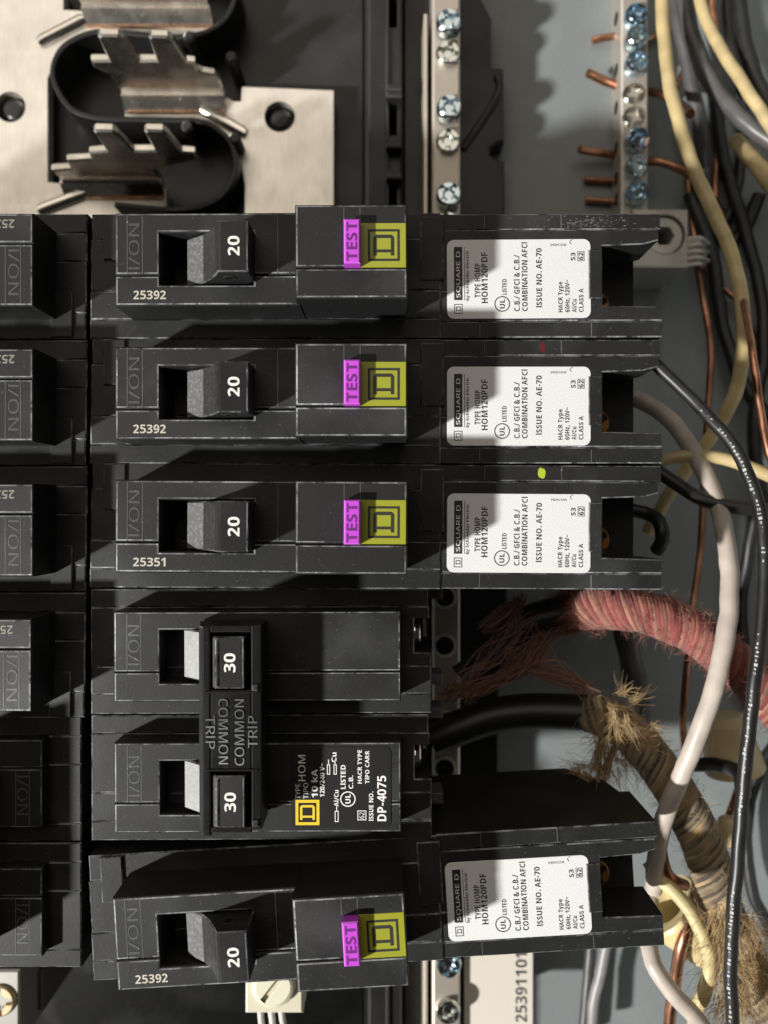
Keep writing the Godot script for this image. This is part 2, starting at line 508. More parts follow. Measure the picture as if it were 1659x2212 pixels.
func make_arc_breaker(label: String, number: String, nose_shift := 0.0, ink := 1.0) -> Node3D:
	var root := thing("circuit_breaker", label, "circuit breaker", "")
	var zn := 107.5 - ZB
	var zt := 111.5 - ZB
	var zf := 97.4 - ZB
	var zp := 97.0 - ZB
	# body below the flange: long side profile with the sloped foot at the outer end
	var b := Mb.new()
	prism(b, poly([0.4, 32.0, 105.0, 32.0, 112.0, 42.0, 113.4, 50.0, 113.4, 55.0, 0.4, 55.0]), 0.0, 24.6, 0.3, g(PL), g(ED * 0.6), side_frame(12.3), 0.3)
	obj("body", b, M.plastic, root)
	base_bars(root, 0.3, 70.6, zf)
	# platform with the open wire pocket
	var p := Mb.new()
	prism(p, poly([69.0, -3.03, 103.2, -3.03, 103.2, 5.9, 111.5, 6.2, 114.6, 7.0, 114.6, 9.2, 69.0, 9.2]), 55.0, zp, 0.25, g(PL), g(ED))
	prism(p, rect(69.0, 9.26, 115.1, 12.5), 50.0, zp - 0.25, 0.25, g(PL), g(ED))
	prism(p, poly([69.0, -9.2, 115.3, -9.2, 115.3, -6.4, 103.2, -6.1, 103.2, -3.09, 69.0, -3.09]), 55.0, zp, 0.25, g(PL), g(ED))
	prism(p, rect(69.0, -12.5, 115.3, -9.26), 50.0, zp - 0.06, 0.25, g(PL), g(ED))
	mould_lines(root, [78.5, 101.0], -12.4, -9.6, zp - 0.06)
	mould_lines(root, [79.5, 95.0], 9.4, 12.4, zp - 0.25)
	prism(p, rect(66.5, -1.0, 71.2, 11.6), zp - 1.0, zp + 0.9, 0.25, g(PL), g(ED * 0.6))
	prism(p, rect(100.4, -4.8, 103.1, 5.0), zp - 1.0, zp + 0.4, 0.2, g(PL), g(ED * 0.6))
	obj("platform", p, M.plastic, root)
	var sc := Mb.new()
	screw(sc, Transform3D(Basis(Vector3(0, 0, 1), 0.5), Vector3(105.0, -3.0, 52.0)), 3.4, Color(0.42, 0.17, 0.045))
	obj("terminal_screw", sc, M.alloy, root)
	# nose
	var nx0 := LX(248, 142.5) + nose_shift
	var nx1 := LX(647, 142.5)
	shell_pair(root, nx0, nx1, 8.75, -3.0, zf - 1.0, zn, [LX(345, 142.5), LX(546, 142.5), -4.75, 4.95], 0.5)
	var tx1 := LX(880, 138.5)
	shell_pair(root, nx1 - 0.4, tx1, 8.6, -3.0, zp - 1.0, zt, [], 0.5)
	mould_lines(root, [LX(275, 142.5) + nose_shift, LX(308, 142.5) + nose_shift], -2.8, 8.2, zn)
	mould_lines(root, [LX(743, 138.5), LX(778, 138.5)], 5.2, 8.2, zt)
	mould_lines(root, [LX(600, 142.5)], -2.8, 8.2, zn - 0.02)
	var t := Mb.new()
	text(t, "I/ON", LX(290, 142.5) + nose_shift, -1.9, PI / 2, 2.0, zn - 0.05, 0.11, g(0.34), false, 8.6)
	text(t, "0/OFF", LX(578, 142.5), -1.6, PI / 2, 2.0, zn - 0.05, 0.065, g(0.1), false, 9.2)
	obj("raised_lettering", t, M.plastic, root)
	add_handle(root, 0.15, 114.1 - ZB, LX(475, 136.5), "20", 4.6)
	# test button
	var q := Mb.new()
	var mag := Color(0.52, 0.07, 0.62)
	prism(q, rect(LX(742, 136.1) + 0.05, -2.95, LX(778, 136.1), 5.05), zt - 1.0, zt + 2.4, 0.25, mag, mag.lightened(0.05))
	var bo := obj("test_button", q, M.button, root)
	var qt := Mb.new()
	text(qt, "TEST", LX(760, 136.1), -2.55, PI / 2, 1.9, zt + 2.39, 0.05, Color(0.13, 0.015, 0.17), true, 7.0)
	obj("lettering", qt, M.print, bo)
	# green emblem plate
	var e := Mb.new()
	var lime := Color(0.30, 0.31, 0.03)
	var ex0 := LX(778.5, 138.5); var ex1 := LX(877, 138.5)
	prism(e, rect(ex0, -2.95, ex1, 5.1), zt - 0.3, zt + 0.1, 0.05, lime, lime)
	var eo := obj("emblem_plate", e, M.button, root)
	var em := Mb.new()
	var ec := (ex0 + ex1) / 2
	frame_box(em, ec + 0.1, 1.05, 5.8, 5.8, 0.42, zt + 0.095, 0.05, g(0.02))
	emblem(em, ec + 0.1, 1.05, 6.3, PI / 2, zt + 0.095, 0.05, g(0.02), false)
	obj("emblem", em, M.print, eo)
	var nn := Mb.new()
	text(nn, number, LX(288, 142.5) + nose_shift, -6.7, 0.0, 1.62, zn - 0.01, 0.05, Color(0.48, 0.45, 0.38) * ink, true, 6.1)
	obj("printed_number", nn, M.print, root)
	rating_label(root, zp)
	return root

func rating_label(root: Node3D, zp: float) -> void:
	var k := 1.0 / 10.75
	var x0 := LX(966, 152.6)
	var lb := Mb.new()
	prism(lb, rrect(x0, -85.5 * k, x0 + 311 * k, 85.5 * k, 1.4), zp + 0.0, zp + 0.12, 0.04, Color(0.77, 0.785, 0.79), Color(0.8, 0.8, 0.8))
	var lo := obj("rating_label", lb, M.sticker, root)
	lo.position.y = -0.0011 + wear.randf_range(-0.0001, 0.0001)
	lo.rotation.z = wear.randf_range(-0.004, 0.004)
	var t := Mb.new()
	var z := zp + 0.115
	var th := 0.03
	var ink := g(0.025)
	prism(t, rect(x0 + 15 * k, -45 * k, x0 + 33 * k, 70 * k), z, z + th, 0.0, ink, ink)
	frame_box(t, x0 + 24 * k, -64 * k, 18 * k, 21 * k, 1.6 * k, z, th, ink)
	emblem(t, x0 + 24 * k, -64 * k, 17.0 * k, PI / 2, z, th, ink, false)
	prism(t, rect(x0 + 37 * k, -45 * k, x0 + 38.2 * k, 70 * k), z, z + th, 0.0, ink, ink)
	for r in [["by Schneider Electric", 44, -46, 6.5, 108, 0], ["TYPE HOMP", 66, -40, 12.5, 74, 1], ["HOM120PDF", 81, -52, 13.5, 110, 1], ["LISTED", 124, -34, 9.5, 34, 1],
			["C.B./ GFCI & C.B./", 151, -70, 12, 122, 0], ["COMBINATION AFCI", 168, -70, 12, 149, 0], ["ISSUE NO. AE-70", 199, -62, 12, 128, 0],
			["S3", 273, 39, 10, 17, 0], ["62", 290, 40, 10, 16, 0], ["HACR Type", 245, -73, 9.5, 66, 0], ["60Hz, 120V~", 260, -73, 9.5, 70, 0], ["Al/Cu", 275, -73, 9.5, 28, 0], ["CLASS A", 290, -73, 9.5, 51, 0]]:
		text(t, r[0], x0 + r[1] * k, r[2] * k, PI / 2, r[3] * k, z, th, ink, true, r[4] * k)
	text(t, "NVE34066", x0 + 258 * k, 73 * k, PI, 5.0 * k, z, th, ink, false, 34 * k)
	frame_box(t, x0 + 290 * k, 48 * k, 15 * k, 21 * k, 1.2 * k, z, th, ink)
	circle_line(t, x0 + 119 * k, -54 * k, 17 * k, 2.2 * k, z, th, ink)
	text(t, "UL", x0 + 119 * k, -64 * k, PI / 2, 11 * k, z, th, ink, true, 20 * k)
	var pth := smooth_path([Vector3(x0 + 272 * k, 84 * k, z + 0.02), Vector3(x0 + 266 * k, 80 * k, z + 0.02), Vector3(x0 + 269 * k, 74 * k, z + 0.02)], 0.2)
	tube(t, pth, 0.06, 5, ink)
	obj("print", t, M.print, lo)
	var wt := Mb.new()
	text(wt, "SQUARE D", x0 + 24 * k, -40 * k, PI / 2, 8.5 * k, z + th + 0.002, 0.02, Color(0.8, 0.78, 0.75), false, 100 * k)
	obj("print", wt, M.print, lo)

func make_double_breaker(label: String, zn0 := 103.0, tie_z := 111.5, tie_x := 0.0) -> Node3D:
	var root := thing("double_circuit_breaker", label, "circuit breaker", "")
	var zn := zn0 - ZB
	var zf := 97.4 - ZB
	var dn := 147.0
	for s in [12.7, -12.7]:
		var b := Mb.new()
		var xr := LX(932, 152.6)
		prism(b, poly([0.4, 32.0, 56.0, 32.0, 63.5, 44.0, 63.5, 58.0, 0.4, 58.0]), 0.0, 24.6, 0.3, g(PL), g(ED * 0.5), side_frame(s + 12.3), 0.3)
		for r in [[-12.55, -8.72], [-8.66, -3.03], [-2.97, 8.9], [8.96, 12.55]]:
			var x1 := xr - (3.4 if r[0] == -2.97 else 0.6 if r[0] > 5.0 else 0.0)
			if r[0] == -2.97:
				prism(b, poly([0.3, s + r[0], xr, s + r[0], xr, s - 0.4, x1, s - 0.4, x1, s + 6.4, xr - 0.4, s + 6.4, xr - 0.4, s + r[1], 0.3, s + r[1]]), 48.0, zf, 0.25, g(PL), g(ED * 0.8))
			else:
				prism(b, rect(0.3, s + r[0], x1, s + r[1]), 48.0, zf - (0.12 if r[0] > 7.0 else 0.0), 0.25, g(PL), g(ED * 0.8))
		obj("body", b, M.plastic, root)
		var nx0 := LX(246, dn)
		var nx1 := LX(866, dn)
		var win := [LX(346, dn), LX(546, dn), s - 5.1, s + 5.1]
		var up := Mb.new()
		prism(up, poly([nx0, s - 2.97, win[0], s - 2.97, win[0], win[3], win[1], win[3], win[1], s - 2.97, nx1, s - 2.97, nx1, s + 8.75, nx0, s + 8.75]), zf - 1.0, zn, 0.4, g(PL), g(ED), Transform3D(), 0.0, [], 3)
		obj("shell_half", up, M.plastic, root)
		var lo := Mb.new()
		prism(lo, poly([nx0, s - 8.75, nx1, s - 8.75, nx1, s - 3.03, win[1], s - 3.03, win[1], win[2], win[0], win[2], win[0], s - 3.03, nx0, s - 3.03]), zf - 1.0, zn - 0.02, 0.4, g(PL), g(ED), Transform3D(), 0.0, [], 3)
		obj("shell_half", lo, M.plastic, root)
		mould_lines(root, [LX(275, dn), LX(305, dn)], s - 2.8, s + 8.2, zn)
		var t := Mb.new()
		text(t, "I/ON", LX(290, dn), s - 1.6, PI / 2, 2.2, zn - 0.05, 0.11, g(0.34), false, 7.8)
		if s > 0: text(t, "0/OFF", LX(594, dn), s - 1.6, PI / 2, 2.0, zn - 0.05, 0.065, g(0.1), false, 8.6)
		obj("raised_lettering", t, M.plastic, root)
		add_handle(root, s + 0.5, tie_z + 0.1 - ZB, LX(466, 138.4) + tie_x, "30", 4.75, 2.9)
		var c := Mb.new()
		screw(c, Transform3D(Basis(Vector3(0, 1, 0), PI / 2) * Basis(Vector3(0, 0, 1), 0.4), Vector3(xr - 5.4, s + 3.0, 62.3)), 2.9, g(0.8))
		obj("terminal_screw", c, M.zinc, root)
		for yy in [11.0, -7.2]:
			var ct := Mb.new()
			bx(ct, xr - 2.0, xr + 3.0, s + yy - 1.7, s + yy + 0.6, 52.0, 58.5, 0.2, g(0.9), g(1.0))
			obj("contact_tab", ct, M.dark_plastic, root)
	# common tie bar over both handles
	var tb := Mb.new()
	var k := 0.0403
	var tx := func(zx: float) -> float: return LX((230 + zx * 0.6209) * 0.76806, 138.5) + tie_x
	var ty := func(zy: float) -> float: return (1106.0 - (1640 + zy * 0.6209) * 0.76806) * 138.5 / K + 40.8
	var tz := tie_z - ZB
	for q4 in [[547, 200, 582, 1150], [768, 196, 813, 1120], [583, 198, 767, 226], [583, 488, 767, 858], [583, 1112, 767, 1135]]:
		prism(tb, rect(tx.call(q4[0]), ty.call(q4[3]), tx.call(q4[2]), ty.call(q4[1])), zn + 1.0, tz - (0.05 if q4[0] == 583 else 0.0), 0.25, g(0.05), g(0.2))
	# sloped lip on the side towards the ON mark
	var lip := Transform3D(Basis(Vector3(1, 0, 0), Vector3(0, 0, 1), Vector3(0, -1, 0)), Vector3(0, ty.call(202), 0))
	var lx: float = tx.call(547)
	var lb0 := Mb.new()
	prism(lb0, poly([lx - 2.4, zn + 0.6, lx + 0.02, zn + 0.6, lx + 0.02, tz - 0.15, lx - 1.0, tz - 1.6]), 0.0, ty.call(202) - ty.call(1148), 0.2, g(PL), g(ED * 0.8), lip, 0.2)
	obj("tie_lip", lb0, M.plastic, root)
	for yy in [462.0, 1075.0]:
		prism(tb, rect(tx.call(772), ty.call(yy + 28), tx.call(800), ty.call(yy)), tz - 0.6, tz + 0.5, 0.2, g(0.3), g(0.8))
	# sunken middle panel edges
	for e in [[548.0, 492.0, 810.0, 500.0], [548.0, 846.0, 810.0, 854.0]]:
		prism(tb, rect(tx.call(e[0] + 12), ty.call(e[3]), tx.call(e[2] - 12), ty.call(e[1])), tz - 0.2, tz + 0.25, 0.08, g(0.05), g(0.2))
	var tie := obj("handle_tie", tb, M.dark_plastic, root)
	var tt := Mb.new()
	var hi := g(0.5)  # pale letter colour stands in for glints along the relief
	text(tt, "COMMON", tx.call(715), ty.call(828), PI / 2, 1.7, tz - 0.05, 0.2, hi, false, 300 * k)
	text(tt, "TRIP", tx.call(775), ty.call(748), PI / 2, 1.7, tz - 0.05, 0.2, hi, false, 145 * k)
	text(tt, "COMMON", tx.call(642), ty.call(526), -PI / 2, 1.7, tz - 0.05, 0.2, hi, false, 296 * k)
	text(tt, "TRIP", tx.call(583), ty.call(602), -PI / 2, 1.7, tz - 0.05, 0.2, hi, false, 150 * k)
	obj("raised_lettering", tt, M.plastic, tie)
	# black rating sticker on the lower pole
	var q := 0.0428
	var sx := LX((230 + 945 * 0.6209) * 0.76806, dn)
	var sy := -12.7
	var lb := Mb.new()
	prism(lb, rrect(sx, sy - 7.9, sx + 455 * q, sy + 7.9, 1.3), zn - 0.02, zn + 0.12, 0.04, g(0.012), g(0.02))
	var so := obj("rating_label", lb, M.painted, root)
	var p := Mb.new()
	var z := zn + 0.115
	var X := func(zx: float) -> float: return sx + (zx - 945.0) * q
	var Y := func(zy: float) -> float: return sy + (900.0 - zy) * q
	var ink := Color(0.78, 0.76, 0.73)
	for r in [["TYPE", 978, 950, 21, 68, 0], ["TIPO", 1014, 950, 21, 72, 0], ["HOM", 996, 870, 32, 118, 0], ["10 kA", 1054, 945, 27, 128, 1], ["120/240 V~", 1088, 942, 21, 152, 1], ["Al/Cu", 1152, 985, 20, 74, 1],
			["Cu", 1142, 785, 22, 44, 1], ["LISTED", 1183, 906, 22, 108, 1], ["C.B.", 1218, 905, 20, 60, 1], ["62", 1267, 1040, 22, 28, 0], ["HACR TYPE", 1258, 882, 19, 152, 1], ["TIPO CARR", 1292, 882, 19, 148, 1],
			["ISSUE NO.", 1309, 1050, 20, 132, 1], ["DP-4075", 1357, 1052, 40, 205, 1]]:
		text(p, r[0], X.call(r[1]), Y.call(r[2]), PI / 2, r[3] * q, z, 0.03, ink, r[5] == 1, r[4] * q)
	for r in [[1153.0, 1030.0, 17.0, 50.0], [1117.0, 818.0, 14.0, 46.0], [1147.0, 818.0, 14.0, 46.0]]:
		frame_box(p, X.call(r[0]), Y.call(r[1]), r[2] * q, r[3] * q, 3.5 * q, z, 0.03, ink)
		prism(p, rect(X.call(r[0] - 2.0), Y.call(r[1] - 25.0), X.call(r[0] + 2.0), Y.call(r[1] - 45.0)), z, z + 0.03, 0.0, ink, ink)
	frame_box(p, X.call(1267), Y.call(1026), 40 * q, 44 * q, 3.5 * q, z, 0.03, ink)
	circle_line(p, X.call(1204), Y.call(952), 35 * q, 5 * q, z, 0.03, ink)
	text(p, "UL", X.call(1204), Y.call(972), PI / 2, 24 * q, z, 0.03, ink, true, 42 * q)
	obj("print", p, M.print, so)
	var ye := Mb.new()
	var yel := Color(0.72, 0.52, 0.02)
	frame_box(ye, X.call(1021), Y.call(1012), 108 * q, 114 * q, 13 * q, z, 0.03, yel)
	emblem(ye, X.call(1021), Y.call(1012), 112 * q, PI / 2, z, 0.03, yel, false)
	obj("emblem", ye, M.print, so)
	return root

# A pan head screw, its head's top at local z = 3.4, with a cross recess.
func screw(mb: Mb, xf: Transform3D, r: float, col: Color) -> void:
	var rs := [0.0, 0.16, 0.32, 0.48, 0.62, 0.74, 0.84, 0.93, 1.0, 1.0]
	var sides := 40
	var pt := func(i: int, k: int) -> Vector3:
		var a := TAU * k / sides
		var x: float = rs[i] * r * cos(a)
		var y: float = rs[i] * r * sin(a)
		var z := 3.4
		if i == 7: z = 3.1
		if i == 8: z = 2.3
		if i == 9: z = 0.0
		if i < 6 and (absf(x) < 0.17 * r or absf(y) < 0.17 * r): z = 2.3
		if i < 3: z = 2.0
		return xf * Vector3(x, y, z)
	for i in rs.size() - 1:
		for k in sides:
			mb.quad(pt.call(i, k), pt.call(i + 1, k), pt.call(i + 1, k + 1), pt.call(i, k + 1), col)

# ------------------------------------------------------------------ wires
func wire(called: String, label: String, category: String, mt: Material, col: Color, r: float, pts: Array, group := "") -> MeshInstance3D:
	var mb := Mb.new()
	var v := []
	for p in pts: v.append(P(p[0], p[1], minf(p[2], 229.6 - r)))
	var path := smooth_path(v, 1.5)
	var kink := FastNoiseLite.new(); kink.seed = int(abs(pts[0][1] * 3.0 + pts[0][0])); kink.frequency = 0.035
	var radii := []
	for i in path.size():
		path[i] += Vector3(kink.get_noise_1d(i * 4.0), kink.get_noise_1d(i * 4.0 + 500.0), 0.0) * r * 0.2
		radii.append(r * (1.0 + 0.05 * kink.get_noise_1d(i * 9.0 + 900.0)))
	var cols := []
	var fn := FastNoiseLite.new(); fn.seed = int(abs(pts[0][0] * 7.0 + pts[0][1])); fn.frequency = 0.05
	for i in path.size():
		var q := 1.0 + fn.get_noise_1d(i * 6.0) * 0.25
		cols.append(Color(col.r * q, col.g * q, col.b * q))
	tube(mb, path, r, 14, col, radii, cols)
	var o := obj(called, mb, mt)
	tag(o, label, category, group)
	return o

func fibres(mb: Mb, n: int, at: Callable, length: float, rad: float, cols: Array, curl: float) -> void:
	for i in n:
		var s: Array = at.call()           # [start, direction]
		var p: Vector3 = s[0]
		var d: Vector3 = (s[1] as Vector3).normalized()
		var L := length * rng.randf_range(0.35, 1.3)
		var pts := PackedVector3Array()
		for k in 7:
			pts.append(p)
			d = (d + Vector3(rng.randfn(), rng.randfn(), rng.randfn()) * curl).normalized()
			p += d * L / 6.0
		var cc: Color = cols[rng.randi() % cols.size()]
		cc = cc * rng.randf_range(0.6, 1.2)
		tube(mb, pts, rad, 3, cc, [rad, rad, rad, rad, rad * 0.9, rad * 0.7, rad * 0.35], [], false)

# A cloth-braided cable: a round core with helically laid yarns over it, fuzz standing off.
func braided(called: String, label: String, pts: Array, r: float, yarns: int, lay: float, cols: Array, fuzz_n: int, fuzz_cols: Array, ratio := 1.0) -> Node3D:
	var root := thing(called, label, "cable")
	var v := []
	for p in pts: v.append(P(p[0], p[1], p[2]))
	var path := smooth_path(v, 0.6)
	var fr := frames(path)
	var core := Mb.new()
	tube(core, path, r * 0.93, 16, cols[0] * 0.5)
	obj("core", core, M.fabric, root)
	var patch := FastNoiseLite.new(); patch.seed = 9; patch.frequency = 0.04
	var br := Mb.new()
	var total := path.size()
	for k in yarns:
		var hp := PackedVector3Array()
		var hc := []
		var base: Color = cols[k % cols.size()]
		var jit := rng.randf_range(-0.2, 0.2)
		for i in total:
			var s := i * 0.6
			var a := TAU * (k + jit) / yarns + TAU * s / lay
			var wob := 1.0 + 0.05 * sin(s * 1.7 + k)
			hp.append(fr[i][0] + (fr[i][1] * cos(a) + fr[i][2] * sin(a)) * r * wob)
			var pt := patch.get_noise_2d(s * 3.0 + called.length() * 70.0, k * 9.0)
			var cc := base.lerp(fuzz_cols[k % fuzz_cols.size()], clampf(pt * 1.6, 0.0, 0.7)) * (0.75 + 0.3 * rng.randf() + 0.5 * patch.get_noise_2d(s * 2.0, k * 4.0 + 300.0))
			hc.append(cc)
		tube(br, hp, r * PI / yarns * ratio, 6, base, [], hc)
	obj("braid", br, M.fabric, root)
	var fz := Mb.new()
	fibres(fz, fuzz_n, func():
		var i := rng.randi() % total
		var a := rng.randf() * TAU
		var out: Vector3 = fr[i][1] * cos(a) + fr[i][2] * sin(a)
		var t: Vector3 = (fr[i][1] as Vector3).cross(fr[i][2])
		return [fr[i][0] + out * r * 1.02, out * (0.05 if rng.randf() < 0.9 else 0.45) + t * rng.randf_range(-1, 1) + fr[i][2] * rng.randf_range(-1.2, 1.2)], 4.0, 0.04, fuzz_cols, 0.4)
	var fo := obj("fuzz", fz, M.fibre, root)
	fo.set_meta("kind", "stuff")
	return root

func _ready() -> void:
	rng.seed = 20; wear.seed = 4; worn.seed = 2; worn.frequency = 0.06; worn.fractal_octaves = 3
	# ---- camera, air, lamp
	var cam := Camera3D.new()
	cam.name = "camera"
	add_child(cam)
	var ca := CameraAttributesPhysical.new()
	ca.frustum_focal_length = 17.79
	ca.exposure_aperture = 9.5
	ca.frustum_focus_distance = 0.147
	cam.attributes = ca
	cam.fov = 68.0
	cam.near = 0.01; cam.far = 5.0
	cam.position = Vector3(0, 0, CAM_Z * S)
	var we := WorldEnvironment.new()
	we.name = "world"
	var env := Environment.new()
	env.background_mode = Environment.BG_COLOR
	env.background_color = Color(0.022, 0.02, 0.019).linear_to_srgb()
	env.tonemap_mode = Environment.TONE_MAPPER_LINEAR
	env.tonemap_exposure = 1.0
	env.sdfgi_enabled = true; env.ssao_enabled = true; env.ssil_enabled = true
	we.environment = env
	add_child(we)
	var lamp := OmniLight3D.new()
	lamp.name = "work_lamp"
	lamp.position = Vector3(-1260, -645, 1062) * S
	lamp.light_color = Color(1.0, 0.993, 0.975)
	lamp.light_energy = 5.75
	lamp.light_size = 0.045
	lamp.omni_range = 5.0; lamp.omni_attenuation = 2.0
	lamp.shadow_enabled = true
	add_child(lamp)
	# added area lights: one for the room's pale ceiling, one plain side fill
	for a in [[Vector3(-350, 750, 1000), 1.4, 0.62], [Vector3(1300, -100, 500), 1.2, 0.08]]:
		var room := AreaLight3D.new()
		room.name = numbered("room_fill")
		room.area_size = Vector2(a[1], a[1])
		room.light_color = Color(1.0, 0.955, 0.89)
		room.light_energy = a[2]
		room.area_range = 6.0
		room.shadow_enabled = true
		add_child(room)
		room.look_at_from_position(a[0] * S, Vector3(0, 0, 60) * S, Vector3(0, 0, 1))
	font_b = SystemFont.new(); font_b.font_names = PackedStringArray(["Droid Sans"]); font_b.font_weight = 700
	font_r = SystemFont.new(); font_r.font_names = PackedStringArray(["Droid Sans"])
	materials()
	enclosure()
	bus()
	neutral()
	ground_bar()
	breakers()
	wiring()

func enclosure() -> void:
	var b := Mb.new()
	bx(b, -260, 124, -230, 230, 18.0, 20.0, 0.0, Color(0.24, 0.265, 0.27), g(0.3))
	struct("enclosure_back", b, M.paint)
	var s := Mb.new()
	bx(s, 124.02, 126, -230, 230, 18.0, 110.0, 0.0, Color(0.24, 0.265, 0.27), g(0.3))
	struct("enclosure_side", s, M.paint)

func bus() -> void:
	# black moulded interior that carries the bus bars
	var root := thing("bus_support", "black moulded plastic tray under the bare metal bus bars", "insulator")
	var t := Mb.new()
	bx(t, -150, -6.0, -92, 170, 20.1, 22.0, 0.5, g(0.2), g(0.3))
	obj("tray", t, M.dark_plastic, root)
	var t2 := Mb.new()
	bx(t2, -150, -6.0, -170, -92.1, 20.1, 21.6, 0.5, g(0.03), g(0.05))  # near-black colour stands in for the deep dark down here
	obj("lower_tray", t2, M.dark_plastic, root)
	var r := Mb.new()
	# rail with catch slots along the tray's edge
	var x0 := P(796, 0, 214).x; var x1 := P(868, 0, 214).x
	var slots := []
	for y in [-20.0, 215.0, 395.0]:
		slots.append(rect(P(832, 0, 214).x, P(0, y + 70, 214).y, P(858, 0, 214).x, P(0, y, 214).y))
	prism(r, rect(x0, -165, x1, 165), 20.1, 34.0, 0.5, g(0.15), g(0.4), Transform3D(), 0.0, slots)
	prism(r, rect(x0 + 4.9, -165, x1 - 3.6, 165), 34.0, 35.2, 0.3, g(0.2), g(0.5), Transform3D(), 0.0, [])
	obj("rail", r, M.dark_plastic, root)
	for y in [180.0, 195.0, 305.0, 372.0]:
		var h := Mb.new()
		var a := P(834, y + 14, 212); var bb := P(868, y, 212)
		prism(h, rect(a.x, a.y, bb.x, bb.y), 30.0, 38.0, 0.4, g(0.2), g(0.6))
		obj("catch", h, M.dark_plastic, root)
	# the S-shaped wall round the stabs
	var w := Mb.new()
	for o in [-372.0, 0.0]:
		var pts := []
		for p in [[420, 262], [300, 260], [210, 256], [150, 232], [116, 165], [135, 108], [190, 76], [250, 72], [390, 82], [470, 60], [508, 0], [500, -60], [460, -98], [420, -110]]:
			var q := P(p[0], p[1] + o, 217)
			pts.append(Vector3(q.x, q.y, 0))
		wall(w, smooth_path(pts, 1.0), 1.5, 22.0, 34.0)
	var pts2 := []
	for p in [[250, 444], [390, 454], [470, 432], [508, 372], [500, 312], [460, 274], [420, 262]]:
		var q := P(p[0], p[1], 217)
		pts2.append(Vector3(q.x, q.y, 0))
	wall(w, smooth_path(pts2, 1.0), 1.5, 22.0, 34.0)
	obj("stab_wall", w, M.dark_plastic, root)
	for p in [[500, 125], [410, 82], [405, 275], [508, 300]]:
		var q := P(p[0], p[1], 216)
		var bm := Mb.new()
		prism(bm, disc(q.x, q.y, 1.7, 18), 22.0, 35.0, 0.5, g(0.25), g(0.4))
		obj("boss", bm, M.dark_plastic, root)
	# bars
	var metal := Color(0.92, 0.87, 0.79)
	var A := thing("bus_bar", "tin plated bus bar at the photo's corner with two long tongues and a round hole", "bus bar", "bus bars")
	var B := thing("bus_bar", "short rectangular tin plated bus bar with a round black hole beside the black rail", "bus bar", "bus bars")
	var D := 222.0
	var pa := PackedVector2Array()
	for p in [[-140, -60], [110, -60], [138, -25], [138, 20], [185, 22], [185, 28], [462, 28], [462, 80], [250, 80], [185, 82], [140, 108], [112, 150], [104, 170], [104, 392], [140, 396], [142, 404], [358, 404], [358, 500], [-140, 500]]:
		var q := P(p[0], p[1], D); pa.append(Vector2(q.x, q.y))
	var hc := P(22, 231, D)
	var am := Mb.new()
	prism(am, pa, 24.5, 28.0, 0.25, metal, metal, Transform3D(), 0.0, [disc(hc.x, hc.y, 4.5, 32)])
	obj("plate", am, M.tin, A)
	var pb := PackedVector2Array()
	for p in [[268, 210], [492, 210], [505, 218], [520, 218], [522, 186], [722, 194], [722, 520], [527, 520], [528, 400], [520, 352], [492, 305], [455, 276], [418, 262], [268, 257]]:
		var q := P(p[0], p[1], D); pb.append(Vector2(q.x, q.y))
	var hb := P(604, 252, D)
	var bm2 := Mb.new()
	prism(bm2, pb, 24.5, 28.0, 0.25, metal, metal, Transform3D(), 0.0, [disc(hb.x, hb.y, 4.5, 32)])
	obj("plate", bm2, M.tin, B)
	for h in [[hc, A], [hb, B]]:
		var dm := Mb.new()
		lathe(dm, poly([4.4, -4.0, 4.2, -2.4, 3.4, -1.0, 2.2, -0.3, 0.0, 0.0]), 28, g(0.2), Transform3D(Basis(), Vector3(h[0].x, h[0].y, 27.0)))
		obj("plug", dm, M.dark_plastic, h[1])
	for s in [[85, 94, 186, 42, A], [84, 456, 186, 418, A], [438, 238, 532, 290, B]]:
		var rm := Mb.new()
		var a := P(s[0], s[1], D); var b := P(s[2], s[3], D)
		a.z = 28.2; b.z = 28.2
		var pp := smooth_path([a, a.lerp(b, 0.06), a.lerp(b, 0.5), a.lerp(b, 0.94), b], 0.5)
		var rad := []
		for i in pp.size():
			var u := float(i) / (pp.size() - 1) * a.distance_to(b)
			var e := minf(u, a.distance_to(b) - u)
			rad.append(1.85 * sqrt(clampf(1.0 - pow(1.0 - minf(e / 1.85, 1.0), 2.0), 0.0, 1.0)) + 0.01)
		tube(rm, pp, 1.85, 16, metal, rad)
		obj("stiffening_rib", rm, M.bright_tin, s[4])
	# upright stabs: x range of the foot, foot line y
	stab(A, 140, 356, 400.0, metal, 1)
	stab(B, 270, 490, 213.0, metal, -1)
	stab(A, 185, 460, 28.0, metal, 1)
	bolt_cap()
	corner_lug()

